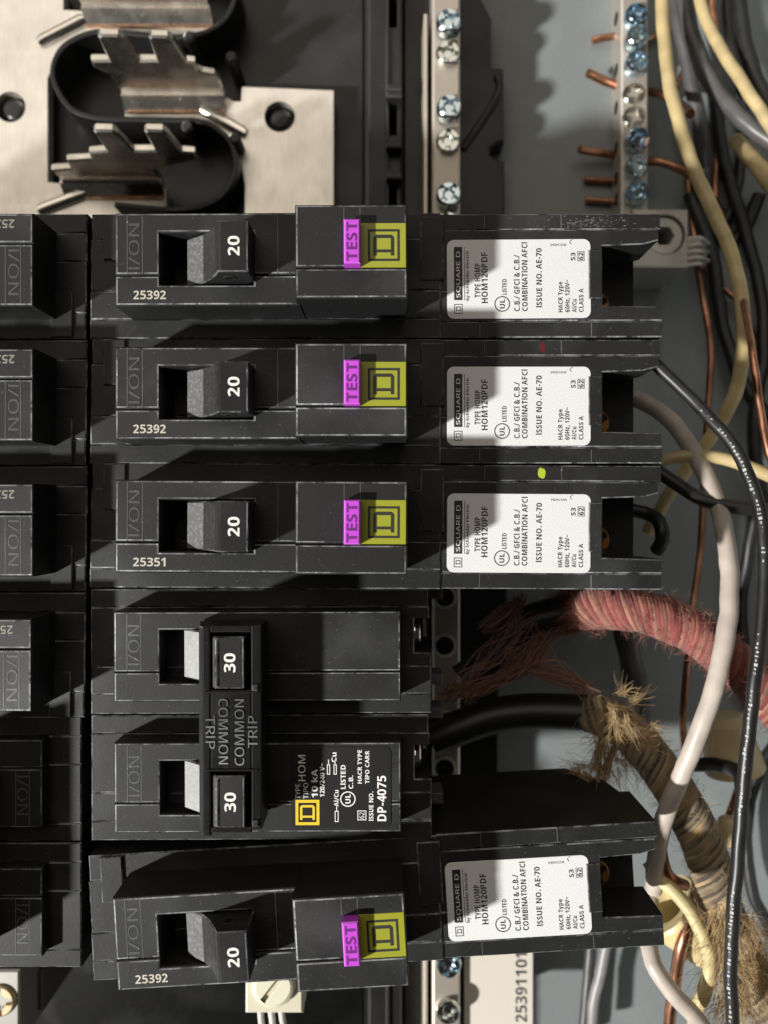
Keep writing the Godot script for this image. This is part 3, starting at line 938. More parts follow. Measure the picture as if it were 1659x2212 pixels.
func stab(root: Node3D, px0: float, px1: float, py: float, metal: Color, side: int) -> void:
	var D := 222.0
	var f0 := P(px0, py, D); var f1 := P(px1, py, D)
	var y := f0.y
	var m := Mb.new()
	# rolled bend from the plate into the blade
	var prof := PackedVector2Array()
	for i in 7:
		var t := PI / 2 * i / 6.0
		prof.append(Vector2(y - 2.2 + 2.2 * sin(t) + 0.9, 28.0 + 3.0 - 3.0 * cos(t)))
	prof.append(Vector2(y - 1.0, 31.5)); prof.append(Vector2(y - 3.6, 28.05))
	var yz := Transform3D(Basis(Vector3(0, 1, 0), Vector3(0, 0, 1), Vector3(1, 0, 0)), Vector3(f0.x, 0, 0))
	prism(m, prof, 0.0, f1.x - f0.x, 0.0, metal, metal, yz)
	# blade with its teeth
	var l := -80.5; var r := -50.5
	var bl: PackedVector2Array
	if side > 0:
		bl = poly([f0.x, 30, f1.x, 30, f1.x, 38, -50.5, 44, -50.5, 47.5, -53.6, 48.0, -54.8, 57.6, -55.6, 59.4, -59.6, 59.6, -60.4, 58.6, -60.8, 48.6, -66.2, 48.6, -67.4, 57.6, -68.2, 59.4, -72.4, 59.6, -73.2, 58.6, -73.6, 48.6, -78.6, 47.6, -79.6, 44.0, -86.5, 43.0, -87.5, 38.0, f0.x, 37.0])
	else:
		bl = poly([f0.x, 30, f1.x, 30, f1.x, 38.5, f1.x - 1.0, 41.5, f1.x - 4.0, 42.5, -51.0, 44.0, -51.0, 48.0, -53.0, 48.4, -54.2, 59.4, -55.2, 61.0, -59.2, 61.2, -60.2, 60.2, -61.0, 49.0, -65.4, 49.0, -66.6, 59.8, -67.6, 61.6, -72.0, 61.8, -73.0, 60.6, -73.8, 49.0, -78.6, 49.0, -79.2, 45.5, -76.0, 41.0])
	var fr := Transform3D(Basis(Vector3(1, 0, 0), Vector3(0, 0, 1), Vector3(0, -1, 0)), Vector3(0, y + 2.3, 0))
	if side < 0:
		for i in bl.size(): bl[i].y = 30.0 + (bl[i].y - 30.0) * 0.86
	prism(m, bl, 0.0, 2.3, 0.5, metal, metal, fr, 0.5)
	obj("stab", m, M.stab_tin, root)
	var e := Mb.new()
	bx(e, f0.x + 0.2, f1.x - 0.2, y - 4.4, y - 3.7, 27.9, 28.5, 0.15, Color(0.85, 0.5, 0.33), Color(0.85, 0.5, 0.33))
	obj("copper_edge", e, M.copper, root)

func bolt_cap() -> void:
	# the screw terminal showing below the lowest breaker, with three pale wires
	var root := thing("screw_terminal", "pale square screw terminal under the lowest breaker's body", "terminal")
	var b := Mb.new()
	var a := P(530, 2190, 176); var c := P(655, 2080, 176)
	bx(b, a.x, c.x, a.y, c.y, 58.0, CAM_Z - 176.0, 0.5, Color(0.62, 0.58, 0.45), Color(0.7, 0.66, 0.55))
	obj("block", b, M.painted, root)
	var s := Mb.new()
	var ctr := P(590, 2135, 174)
	lathe(s, poly([5.0, -1.5, 5.0, 0.6, 4.5, 1.2, 4.0, 1.5]), 30, Color(0.7, 0.66, 0.52), Transform3D(Basis(), Vector3(ctr.x, ctr.y, 74.5)))
	for k in [-1, 1]:
		var fr := Transform3D(Basis(Vector3(0, 0, 1), deg_to_rad(52)), Vector3(ctr.x, ctr.y, 0))
		var hp := PackedVector2Array()
		for i in 13:
			var t := PI * i / 12.0
			hp.append(Vector2(cos(t) * 4.0, k * (0.6 + sin(t) * 3.4)))
		prism(s, hp, 74.0, 76.0, 0.15, Color(0.7, 0.66, 0.52), Color(0.75, 0.7, 0.6), fr)
	prism(s, disc(ctr.x, ctr.y, 4.3, 24), 73.5, 74.9, 0.0, Color(0.5, 0.46, 0.36), g(0.5))
	obj("screw", s, M.painted, root)
	var st := Mb.new()
	bx(st, -29.0, -21.0, a.y + 3.0, c.y - 2.0, 20.0, 58.0, 0.5, g(0.4), g(0.4))
	obj("post", st, M.painted, root)
	for i in 3:
		wire("pale_wire", ["thin pale wire under the screw terminal, left strand of three", "thin pale wire under the screw terminal, middle strand of three", "thin pale wire under the screw terminal, right strand of three"][i], "wire", M.wire, Color(0.75, 0.72, 0.66), 0.75, [[562 + i * 22, 2170, 180], [564 + i * 23, 2200, 181], [570 + i * 26, 2260, 184]], "pale wires under the screw terminal")

func corner_lug() -> void:
	var root := thing("cable_lug", "silver cable lug with a brass coloured screw in the bottom corner", "lug")
	var b := Mb.new()
	var a := P(-60, 2260, 190); var c := P(42, 2096, 190)
	bx(b, a.x, c.x, a.y, c.y, 22.0, 60.0, 0.5, Color(0.32, 0.31, 0.29), Color(0.5, 0.48, 0.45))
	obj("block", b, M.alloy, root)
	var s := Mb.new()
	var q := P(0, 2160, 190)
	screw(s, Transform3D(Basis(), Vector3(q.x, q.y, 57.5)), 4.2, Color(0.55, 0.42, 0.25))
	obj("screw", s, M.alloy, root)
	var r := Mb.new()
	var d := P(46, 2185, 200); var e := P(92, 2096, 200)
	bx(r, d.x, e.x, d.y, e.y, 22.0, 50.0, 0.4, Color(0.10, 0.085, 0.07), Color(0.14, 0.12, 0.1))
	obj("shield", r, M.wire, root)

func neutral() -> void:
	var sup := thing("bar_support", "black plastic support with stepped edge beneath the narrow metal screw bar", "insulator")
	var s := Mb.new()
	var pl := PackedVector2Array()
	for p in [[872, -60], [1020, -60], [1040, 0], [1062, 40], [1062, 145], [1088, 147], [1090, 305], [1072, 308], [1058, 318], [1058, 334], [1072, 344], [1090, 347], [1096, 1300], [1078, 1420], [1078, 2300], [872, 2300]]:
		var q := P(p[0], p[1], 222); pl.append(Vector2(q.x, q.y))
	prism(s, pl, 20.1, 28.0, 0.5, g(0.12), g(0.3))
	obj("tray", s, M.dark_plastic, sup)
	var r2 := Mb.new()
	var a := P(1000, 320, 221); var b := P(1075, 205, 221)
	tube(r2, smooth_path([Vector3(a.x, a.y, 28.0), Vector3(b.x, b.y, 28.0), Vector3(b.x, b.y + 6, 28.0)], 1.0), 1.2, 8, g(0.22))
	obj("rib", r2, M.dark_plastic, sup)
	var bar := thing("neutral_bar", "narrow silver neutral bar with six screws on the black support", "terminal bar")
	var m := Mb.new()
	var d := 209.0
	var x0 := P(934, 0, d).x; var x1 := P(994, 0, d).x
	prism(m, rect(x0, -172, x1, 172), 29.0, 41.0, 0.6, Color(0.5, 0.44, 0.38), Color(0.75, 0.7, 0.62))
	obj("bar", m, M.alloy, bar)
	var st := Mb.new()
	prism(st, rect(P(916, 0, d).x, -172, P(924, 0, d).x, P(0, 24, d).y), 28.5, 40.0, 0.2, Color(0.62, 0.55, 0.46), Color(0.75, 0.7, 0.6))
	obj("metal_strip", st, M.alloy, bar)
	var i := 0
	for y in [47, 106, 232, 296, 420, 478, 2085, 2195]:
		var q := P(966, y, 206)
		var sm := Mb.new()
		var zz := 40.8 + (0.8 if i % 2 == 0 else -1.2)
		screw(sm, Transform3D(Basis(Vector3(0, 0, 1), 0.4 + i * 0.9) * Basis(Vector3(1, 0, 0), 0.06 * (i % 3 - 1)), Vector3(q.x + 0.4, q.y, zz)), 3.4, Color(0.62, 0.72, 0.78) if i % 2 == 0 else Color(0.7, 0.72, 0.68))
		obj("screw", sm, M.zinc, bar)
		i += 1
	for y in [1290.0, 1395.0, 1560.0, 1660.0]:
		var q := P(960, y, 209)
		var hm := Mb.new()
		prism(hm, disc(q.x, q.y, 2.6, 20), 40.7, 41.05, 0.0, g(0.02), g(0.02))  # flat near-black disc paints the dark of an unbored hole
		lathe(hm, poly([3.3, 41.0, 3.1, 41.35, 2.6, 41.3, 2.5, 41.0]), 24, Color(0.75, 0.73, 0.68), Transform3D(Basis(), Vector3(q.x, q.y, 0)))
		obj("hole_shade_disc", hm, M.alloy, bar)
	# number sticker near the lower end
	var lb := thing("number_sticker", "white sticker printed 25391101 below the lowest breaker", "sticker")
	var w := Mb.new()
	var q0 := P(1003, 2240, 212); var q1 := P(1152, 2040, 212)
	bx(w, q0.x, q1.x, q0.y, q1.y, 36.0, 38.0, 0.2, Color(0.72, 0.66, 0.58), g(0.7))
	obj("sheet", w, M.sticker, lb)
	var tx := Mb.new()
	var n0 := P(1133, 2208, 212)
	text(tx, "25391101", n0.x - 0.9, n0.y, PI / 2, 3.2, 37.99, 0.04, g(0.05), true, 19.4)
	obj("print", tx, M.print, lb)
	var post := Mb.new()
	bx(post, q0.x + 3, q1.x - 6, q0.y + 2, q1.y - 2, 27.0, 36.0, 0.2, g(0.2), g(0.2))
	obj("backing", post, M.dark_plastic, lb)

func ground_bar() -> void:
	var bar := thing("ground_bar", "silver grounding bar with a row of screws beside the grey sheet", "terminal bar")
	var m := Mb.new()
	var al := Color(0.52, 0.48, 0.42)
	prism(m, rect(68.8, 82.0, 76.6, 165.0), 20.1, 30.0, 0.5, al, Color(0.8, 0.75, 0.68))
	obj("bar", m, M.alloy, bar)
	var i := 0
	for y in [28, 78, 130, 298, 355, 413]:
		var q := P(1378, y, 217)
		var sm := Mb.new()
		screw(sm, Transform3D(Basis(Vector3(0, 0, 1), 0.2 + i * 1.1) * Basis(Vector3(1, 0, 0), 0.15 * (i % 3 - 1)), Vector3(q.x, q.y, 29.5 + (i % 2))), 3.3, Color(0.55, 0.7, 0.82) if i % 3 != 1 else Color(0.62, 0.74, 0.78))
		obj("screw", sm, M.zinc, bar)
		i += 1
	for y in [200.0, 250.0]:
		var q := P(1370, y, 219)
		var hm := Mb.new()
		screw(hm, Transform3D(Basis(Vector3(0, 0, 1), y * 0.3), Vector3(q.x, q.y, 27.4)), 3.2, Color(0.72, 0.69, 0.62))
		obj("screw", hm, M.zinc, bar)
	for y in [55.0, 165.0, 245.0, 330.0, 395.0, 440.0]:
		var q := P(1325, y, 228)
		var fr := Transform3D(Basis(Vector3(0, 1, 0), -PI / 2), Vector3(68.8, q.y, 25.0))
		var hm := Mb.new()
		prism(hm, disc(0, 0, 1.9, 18), -0.5, 0.04, 0.0, g(0.03), g(0.03), fr)  # dark disc on the face paints the shade inside a wire hole
		obj("wire_hole_shade_disc", hm, M.alloy, bar)
	# lug with a hex socket set screw
	var lg := Mb.new()
	var a := P(1368, 577, 208); var b := P(1487, 452, 208)
	var c := P(1437, 507, 208)
	prism(lg, rect(a.x, a.y, b.x, b.y), 20.2, 42.0, 0.4, Color(0.52, 0.5, 0.46), Color(0.66, 0.64, 0.6), Transform3D(), 0.0, [disc(c.x, c.y, 5.6, 30)])
	var lo := obj("lug", lg, M.alloy, bar)
	var sc := Mb.new()
	prism(sc, disc(c.x, c.y, 5.3, 30), 30.0, 41.2, 0.5, Color(0.6, 0.58, 0.53), Color(0.72, 0.7, 0.65), Transform3D(), 0.0, [disc(c.x, c.y, 2.9, 6)])
	prism(sc, disc(c.x, c.y, 3.2, 24), 28.0, 32.0, 0.0, g(0.05), g(0.05))
	obj("set_screw", sc, M.alloy, lo)
	var sm2 := Mb.new()
	for k in 9:
		var a0 := P(1480, 518 + k * 7, 218 + (k % 2) * 3)
		tube(sm2, smooth_path([a0, a0 + Vector3(4, 0.4, 0.5), a0 + Vector3(7.5 - (k % 3), -0.5 + k * 0.1, -2.0)], 0.8), 0.6, 8, Color(0.6, 0.57, 0.52))
	var so := obj("conductor_strands", sm2, M.alloy, lo)
	so.set_meta("kind", "stuff")
	# bare copper conductors held in the bar
	var cc := Color(0.86, 0.42, 0.26)
	var lab := ["short bare copper wire end poking out beside the second screw of the grounding bar", "thick bright copper wire end slanting out of the grounding bar beside the third screw", "longest bare copper wire end left of the grounding bar",
		"dim bare copper wire end in shadow, upper of two near the lug", "dim bare copper wire end in shadow just above the lug corner"]
	var ends := [[[1279, 88, 229], [1300, 83, 228], [1345, 74, 227]], [[1270, 158, 222], [1300, 172, 224], [1348, 192, 227]], [[1252, 322, 224], [1290, 330, 226], [1348, 340, 228]], [[1262, 388, 230], [1348, 394, 230]], [[1265, 432, 230], [1348, 438, 230]]]
	for k in 5:
		wire("copper_wire_end", lab[k], "copper wire", M.copper, cc, [1.0, 1.25, 1.15, 0.9, 0.95][k], ends[k], "copper wire ends in the grounding bar")
	var rl := ["bare copper wire bending away from the grounding bar to a bright cut end", "long bare copper wire curving from the grounding bar under the beige wire", "bare copper wire looping behind the lug", "short copper stub beside the top beige wire", "thin copper wire crossing behind the topmost grounding screw"]
	var rp := [[[1380, 196, 226], [1415, 200, 222], [1450, 214, 214], [1478, 232, 206], [1492, 246, 200]], [[1380, 352, 226], [1420, 350, 222], [1470, 366, 220], [1515, 400, 222], [1560, 460, 228]], [[1470, 280, 232], [1484, 360, 232], [1490, 440, 230], [1505, 530, 228], [1540, 600, 228], [1600, 660, 226], [1640, 760, 226]], [[1478, 150, 226], [1462, 190, 226], [1455, 215, 228]], [[1395, 92, 230], [1420, 76, 228], [1470, 50, 228]]]
	for k in 5:
		wire("copper_wire", rl[k], "copper wire", M.copper, cc * 0.85, [1.2, 1.2, 0.9, 0.9, 0.8][k], rp[k], "bare copper wires behind the grounding bar")

func breakers() -> void:
	var labs := ["black 20 amp breaker with test button beside the bare bus bars", "black 20 amp breaker with a red smear on its wire end", "black 20 amp breaker numbered 25351 with a yellow green dab beside its label", "black 20 amp breaker tilted askew below the double breaker"]
	var ys := [47.4, 22.3, -2.6, -81.8]
	var turns := [0.2, 0.0, -0.3, 3.4]
	var numbers := ["25392", "25392", "25351", "25392"]
	var first: Node3D = null
	var r: Array[Node3D] = []
	for i in 4:
		var b := make_arc_breaker(labs[i], numbers[i])
		b.position = Vector3(-OX, ys[i], ZB) * S
		b.rotation.z = deg_to_rad(turns[i])
		b.set_meta("group", "single pole breakers with test buttons")
		r.append(b)
	# smears of marker on two of them
	for mk in [[1, 91.2, 9.6, 0.8, 2.7, Color(0.10, 0.004, 0.008)], [2, 91.0, 9.6, 1.1, 3.0, Color(0.40, 0.5, 0.03)]]:
		var q := Mb.new()
		var pg := PackedVector2Array()
		for i in 14:
			var a := TAU * i / 14.0
			pg.append(Vector2(mk[1] + cos(a) * mk[3] * rng.randf_range(0.6, 0.8), 10.9 + sin(a) * mk[4] * 0.5 * rng.randf_range(0.6, 1.0)))
		prism(q, pg, 66.6, 66.79, 0.0, mk[5], mk[5])
		obj("marker_smear", q, M.print, r[mk[0]])
	var sc := Mb.new()
	for i in 150:
		var px := 101.0 + rng.randfn() * 4.5
		var py := 10.7 + rng.randfn() * 0.55
		if px > 114.5 or absf(py - 10.9) > 1.4: continue
		var w := rng.randf_range(0.08, 0.4); var hh := rng.randf_range(0.05, 0.16)
		prism(sc, poly([px - w, py, px, py - hh, px + w, py + hh * 0.3, px + w * 0.2, py + hh]), 66.7, 66.752 + i * 0.0002, 0.0, g(rng.randf_range(0.03, 0.16)), g(0.1))
	var sco := obj("scuff", sc, M.print, r[0])
	sco.set_meta("kind", "stuff")
	var dbl := make_double_breaker("black 30 amp double breaker with two handles joined by a common trip bar")
	dbl.position = Vector3(-OX, -40.8, ZB) * S
	dbl.rotation.z = deg_to_rad(0.2)
	# the facing column, turned end for end
	var ll := ["black breaker end against the long bus bar at the frame edge", "black breaker end facing the red smeared breaker", "black breaker end facing the breaker numbered 25351", "black breaker end facing the double breaker's upper half"]
	for i in 4:
		var c: Node3D = make_arc_breaker("", "25392", -2.4, 0.45) if i == 0 else first.duplicate()
		if i == 0:
			first = c
		else:
			c.name = numbered("circuit_breaker")
			add_child(c)
		c.position = Vector3(-59.6 - (0.3 if i == 3 else 0.0), 47.4 - 25.4 * i, ZB) * S
		c.rotation.z = PI
		c.set_meta("label", ll[i])
		c.set_meta("group", "breakers of the column at the frame edge")
	var c2 := make_double_breaker("", 100.0, 114.0, -4.0)  # nose lowered, tie raised and shifted so its shadow darkens the visible end
	c2.position = Vector3(-60.6, -66.4, ZB) * S
	c2.rotation.z = PI
	c2.set_meta("label", "black double breaker at the frame edge with its tie raised to shade it")

func wiring() -> void:
	var beige := Color(0.60, 0.47, 0.24)
	wire("beige_wire", "thick aged beige wire sweeping from the top past the lug and the copper wires", "wire", M.wire, beige, 1.75, [[1430, -40, 200], [1432, 60, 200], [1445, 170, 198], [1468, 270, 196], [1500, 370, 194], [1542, 460, 192], [1578, 540, 190], [1600, 630, 188], [1606, 740, 186], [1588, 850, 188], [1545, 930, 192], [1492, 1000, 196], [1440, 1075, 200], [1400, 1150, 206]])
	wire("beige_wire", "aged beige wire running beside the grey wires at the top corner", "wire", M.wire, beige * 0.95, 1.6, [[1505, -40, 205], [1525, 40, 204], [1560, 110, 202], [1605, 180, 200], [1650, 250, 198], [1700, 330, 196]])
	wire("beige_wire", "short beige wire with pointed start at the photo edge below the grey wires", "wire", M.wire, beige * 1.1, 2.2, [[1590, 305, 215], [1625, 345, 204], [1668, 400, 195], [1720, 470, 190]])
	wire("beige_wire", "beige wire bending from the second breaker toward the photo edge", "wire", M.wire, beige, 1.5, [[1405, 1012, 182], [1450, 990, 180], [1510, 985, 178], [1580, 995, 176], [1640, 1018, 174], [1720, 1050, 172]])
	var gy := Color(0.10, 0.095, 0.095)
	wire("grey_wire", "grey wire arching down beside the upper beige wire, thicker of the pair", "wire", M.wire, gy, 2.3, [[1470, -40, 212], [1488, 50, 210], [1512, 130, 208], [1560, 210, 206], [1620, 270, 203], [1720, 345, 200]])
	wire("grey_wire", "grey wire running down behind the thick beige wire", "wire", M.wire, gy, 2.1, [[1452, -40, 218], [1468, 60, 218], [1490, 160, 219], [1512, 280, 221], [1518, 360, 226]])
	wire("grey_wire", "grey wire hanging behind the red braided cable, nearer of two", "wire", M.wire, gy * 1.4, 2.0, [[1362, 1270, 214], [1352, 1330, 212], [1366, 1400, 212], [1384, 1480, 214], [1390, 1560, 218]])
	wire("grey_wire", "grey wire hanging behind the red braided cable, farther of two", "wire", M.wire, gy * 0.7, 1.8, [[1340, 1270, 218], [1334, 1350, 218], [1350, 1420, 218], [1362, 1500, 220]])
	wire("grey_wire", "pale grey wire standing below the lowest breaker", "wire", M.wire, gy * 3.0, 1.6, [[1310, 2040, 220], [1298, 2100, 220], [1284, 2160, 220], [1276, 2260, 220]])
	wire("grey_wire", "dark grey wire standing beside the pale one below the lowest breaker", "wire", M.wire, gy * 0.7, 1.6, [[1276, 2040, 224], [1270, 2120, 224], [1258, 2260, 224]])
	var bk := g(0.016)
	wire("black_wire", "black wire crossing the bright top corner, nearest the side", "wire", M.gloss_wire, bk, 2.1, [[1590, -40, 205], [1602, 60, 205], [1618, 130, 204], [1645, 200, 202], [1700, 300, 200]])
	wire("black_wire", "thin black wire beside the copper ones at the top corner", "wire", M.gloss_wire, bk, 1.5, [[1568, -40, 226], [1574, 60, 226], [1590, 150, 226], [1608, 240, 228], [1590, 420, 234], [1540, 520, 238]])
	wire("black_wire", "black wire looping in the dark under the beige bend", "wire", M.gloss_wire, bk, 2.0, [[1640, 420, 226], [1610, 490, 228], [1570, 520, 230], [1520, 470, 232], [1510, 380, 234]])
	wire("black_wire", "black wire winding down the shade right of the long copper wire", "wire", M.gloss_wire, bk, 1.9, [[1540, 180, 228], [1560, 330, 228], [1600, 470, 226], [1640, 620, 224], [1650, 760, 222], [1630, 900, 222], [1640, 1050, 222], [1700, 1180, 220]])
	wire("black_wire", "black wire running behind the thick beige bend toward the side", "wire", M.gloss_wire, bk, 2.0, [[1490, 420, 227], [1540, 560, 226], [1560, 700, 226], [1600, 820, 224], [1660, 900, 222], [1740, 960, 220]])
	wire("black_wire", "black wire beside the printed one behind the red braided cable", "wire", M.gloss_wire, bk, 1.8, [[1640, 1060, 220], [1620, 1180, 222], [1600, 1300, 224], [1610, 1420, 224], [1650, 1540, 222], [1720, 1620, 220]])
	wire("black_wire", "black wire bowing across the lower side behind the printed wire", "wire", M.gloss_wire, bk, 1.8, [[1720, 1560, 222], [1640, 1660, 222], [1612, 1800, 222], [1630, 1940, 222], [1700, 2060, 220]])
	wire("black_wire", "black wire leaving the third breaker toward the photo edge", "wire", M.gloss_wire, bk, 1.6, [[1340, 1100, 178], [1405, 1112, 176], [1427, 1135, 172], [1432, 1165, 172], [1420, 1190, 174]])
	wire("black_wire", "black wire crossing from the second breaker to the side", "wire", M.gloss_wire, bk, 1.6, [[1400, 1000, 178], [1440, 1030, 176], [1510, 1075, 174], [1580, 1095, 172], [1720, 1108, 170]])
	wire("black_wire", "black wire looping behind the white wire near the tan cable", "wire", M.gloss_wire, bk, 1.7, [[1500, 1652, 186], [1540, 1650, 182], [1580, 1660, 176], [1600, 1680, 168], [1606, 1720, 164]])
	var print_path := [[1392, 760, 166], [1425, 795, 165], [1500, 868, 162], [1575, 950, 158], [1622, 1040, 156], [1648, 1140, 154], [1650, 1260, 153], [1640, 1390, 152], [1622, 1540, 152], [1606, 1700, 153], [1594, 1850, 154], [1582, 1990, 155], [1578, 2110, 156], [1584, 2260, 157]]
	var pw := wire("printed_black_wire", "long glossy black wire with painted glints and tiny white printing down the photo edge", "wire", M.gloss_wire, bk, 1.35, print_path)
	var v := []
	for p in print_path: v.append(P(p[0], p[1], p[2]))
	var path := smooth_path(v, 0.85)
	var fr := frames(path)
	var pm := Mb.new()  # pale flecks: print, and glints of the glossy wire painted with it
	for i in range(20, path.size() - 2):
		var s := i % 60
		if s > 14 and rng.randf() < 0.75:
			var a := 0.5 + rng.randf_range(-0.1, 0.1)
			var out: Vector3 = fr[i][1] * cos(a) + fr[i][2] * sin(a)
			var tt: Vector3 = (fr[i][1] as Vector3).cross(fr[i][2])
			var sd := out.cross(tt)
			var w := rng.randf_range(0.1, 0.32)
			var hh := rng.randf_range(0.12, 0.36)
			var cpos: Vector3 = fr[i][0] + out * 1.372
			pm.quad(cpos - tt * w - sd * hh, cpos + tt * w - sd * hh, cpos + tt * w + sd * hh, cpos - tt * w + sd * hh, g(0.5))
			pm.quad(cpos - tt * w - sd * hh, cpos - tt * w + sd * hh, cpos + tt * w + sd * hh, cpos + tt * w - sd * hh, g(0.75))
	var po := obj("printing", pm, M.print, pw)
	po.set_meta("kind", "stuff")
	wire("white_wire", "thick white wire bowing out from the second breaker down to the tilted one", "wire", M.wire, Color(0.55, 0.48, 0.42), 2.0, [[1370, 860, 184], [1400, 872, 183], [1450, 908, 181], [1512, 1000, 178], [1556, 1110, 172], [1576, 1220, 166], [1572, 1340, 162], [1550, 1460, 160], [1515, 1570, 160], [1470, 1680, 163], [1436, 1760, 166], [1420, 1830, 170], [1412, 1920, 176]])
	wire("white_wire", "white wire emerging under the tilted breaker toward the bottom edge", "wire", M.wire, Color(0.55, 0.48, 0.42), 1.9, [[1405, 1940, 176], [1400, 2010, 172], [1412, 2080, 168], [1450, 2140, 166], [1500, 2195, 165], [1550, 2260, 165]])
	wire("yellow_wire", "pale yellow wire curving down beside the frayed tan cable", "wire", M.wire, Color(0.64, 0.54, 0.28), 1.6, [[1400, 1860, 176], [1425, 1895, 174], [1480, 1955, 171], [1522, 2030, 169], [1534, 2090, 169], [1520, 2150, 170], [1500, 2195, 172], [1496, 2260, 174]])
	var cu := Color(0.86, 0.42, 0.26)
	wire("copper_wire", "bright bare copper wire slanting along the right photo edge", "wire", M.copper, cu, 0.9, [[1560, 480, 206], [1590, 590, 194], [1614, 690, 182], [1628, 780, 174], [1642, 880, 173], [1662, 980, 172], [1700, 1080, 171]])
	wire("copper_wire", "long bare copper wire running straight down behind the white wire", "wire", M.copper, cu * 0.7, 1.0, [[1500, 540, 226], [1518, 640, 216], [1536, 760, 214], [1528, 900, 214], [1520, 1050, 214], [1512, 1200, 212], [1494, 1330, 210], [1482, 1470, 210], [1475, 1560, 212], [1482, 1640, 216]])
	wire("copper_wire", "bare copper wire in the top corner beside the beige wire", "wire", M.copper, cu * 0.9, 1.4, [[1535, -40, 224], [1540, 40, 224], [1552, 110, 226]])
	wire("copper_wire", "bare copper wire hanging below the grey wires in the top corner", "wire", M.copper, cu * 0.8, 1.0, [[1562, 215, 230], [1556, 290, 230], [1545, 370, 232], [1545, 430, 234]])
	wire("copper_wire", "bare copper wire bending out beside the tilted breaker's corner", "wire", M.copper, cu, 1.3, [[1400, 1780, 180], [1425, 1800, 176], [1430, 1850, 174], [1448, 1895, 174], [1480, 1912, 178]])
	wire("copper_wire", "bare copper wire twisting down past the beige wire nut to the bottom edge", "wire", M.copper, cu, 1.4, [[1520, 1890, 184], [1496, 1960, 180], [1474, 2030, 178], [1462, 2100, 180], [1450, 2180, 182], [1440, 2260, 184]])
	wire("copper_wire", "bare copper wire standing right of the frayed tan cable", "wire", M.copper, cu * 0.8, 1.0, [[1610, 1640, 196], [1590, 1720, 196], [1560, 1800, 198], [1540, 1850, 200]])
	wire("copper_wire", "thin bare copper wire branching near the pale wire nut at the bottom", "wire", M.copper, cu * 0.8, 0.9, [[1500, 2000, 182], [1488, 2050, 182], [1470, 2075, 182], [1458, 2110, 184]])
	# wire nuts
	for wn in [[1500, 2005, 186, 1440, 1950, 9.0, "flared pale yellow wire nut behind the yellow wire"], [1575, 1600, 196, 1590, 1680, 8.0, "rounded beige wire nut behind the white wire at the photo edge"], [1572, 1790, 190, 1566, 1850, 3.4, "small white wire nut beside the tan braided cable"]]:
		var a := P(wn[0], wn[1], wn[2]); var b := P(wn[3], wn[4], wn[2])
		var zax := (b - a).normalized()
		var xax := zax.cross(Vector3(0, 0, 1)).normalized()
		var m := Mb.new()
		var rr: float = wn[5]
		lathe(m, poly([0.0, -rr * 0.9, rr * 0.5, -rr * 0.85, rr * 0.72, -rr * 0.6, rr * 0.8, 0.0, rr * 0.95, rr * 0.9, rr * 0.9, rr * 1.0, rr * 0.6, rr * 0.98, rr * 0.5, 0.0, 0.0, 0.0]), 26, Color(0.66, 0.52, 0.30) if rr < 8.5 else Color(0.75, 0.62, 0.33), Transform3D(Basis(xax, zax.cross(xax), zax), a))
		tag(obj("wire_nut", m, M.wire), wn[6], "wire nut", "wire nuts")
	# cloth-covered cables
	var red := [Color(0.20, 0.045, 0.042), Color(0.25, 0.08, 0.065), Color(0.17, 0.04, 0.038), Color(0.26, 0.10, 0.08), Color(0.22, 0.055, 0.05), Color(0.27, 0.13, 0.09), Color(0.19, 0.042, 0.04)]
	var rf := [Color(0.36, 0.19, 0.125), Color(0.3, 0.09, 0.07), Color(0.38, 0.22, 0.14), Color(0.28, 0.07, 0.06)]
	var rc := braided("red_cable", "red cloth braided cable with frayed tan fibres leaving the double breaker", [[1255, 1318, 184], [1300, 1312, 180], [1360, 1316, 176], [1420, 1330, 174], [1480, 1356, 173], [1540, 1396, 172], [1600, 1446, 171], [1650, 1496, 170], [1720, 1570, 170]], 4.2, 15, 10.5, red, 2200, rf)
	var cr := Mb.new()
	tube(cr, smooth_path([P(1000, 1470, 190), P(1060, 1420, 190), P(1110, 1365, 189), P(1170, 1334, 187), P(1258, 1318, 184)], 0.8), 4.2, 16, g(0.02))
	obj("insulation", cr, M.wire, rc)
	# loose brown yarns hanging from the stripped end
	var yn := Mb.new()
	var yc := [Color(0.36, 0.19, 0.13), Color(0.42, 0.24, 0.17), Color(0.26, 0.13, 0.09)]
	var strands := [[[1120, 1330], [1100, 1370], [1060, 1420], [1010, 1470], [985, 1505]], [[1180, 1360], [1150, 1420], [1110, 1455], [1040, 1480], [970, 1500]], [[1150, 1345], [1165, 1400], [1140, 1440], [1200, 1458], [1270, 1485]], [[1200, 1345], [1160, 1410], [1110, 1440], [1060, 1470], [1010, 1500]], [[1110, 1345], [1120, 1300], [1085, 1330], [1050, 1360]], [[1290, 1345], [1230, 1350], [1170, 1345], [1120, 1385], [1090, 1420]], [[1270, 1300], [1210, 1325], [1150, 1330], [1105, 1375]]]
	for si in strands.size():
		for k in 60:
			var pts := []
			var dz := rng.randf_range(-4, 4)
			for q in strands[si]:
				pts.append(P(q[0] + rng.randfn() * 11.0, q[1] + rng.randfn() * 11.0, 188 + dz + rng.randfn()))
			tube(yn, smooth_path(pts, 1.5), rng.randf_range(0.05, 0.14), 3, yc[k % 3] * rng.randf_range(0.7, 1.6), [], [], false)
	var fcol := [Color(0.24, 0.06, 0.05), Color(0.3, 0.12, 0.085), Color(0.2, 0.05, 0.045), Color(0.32, 0.17, 0.11)]
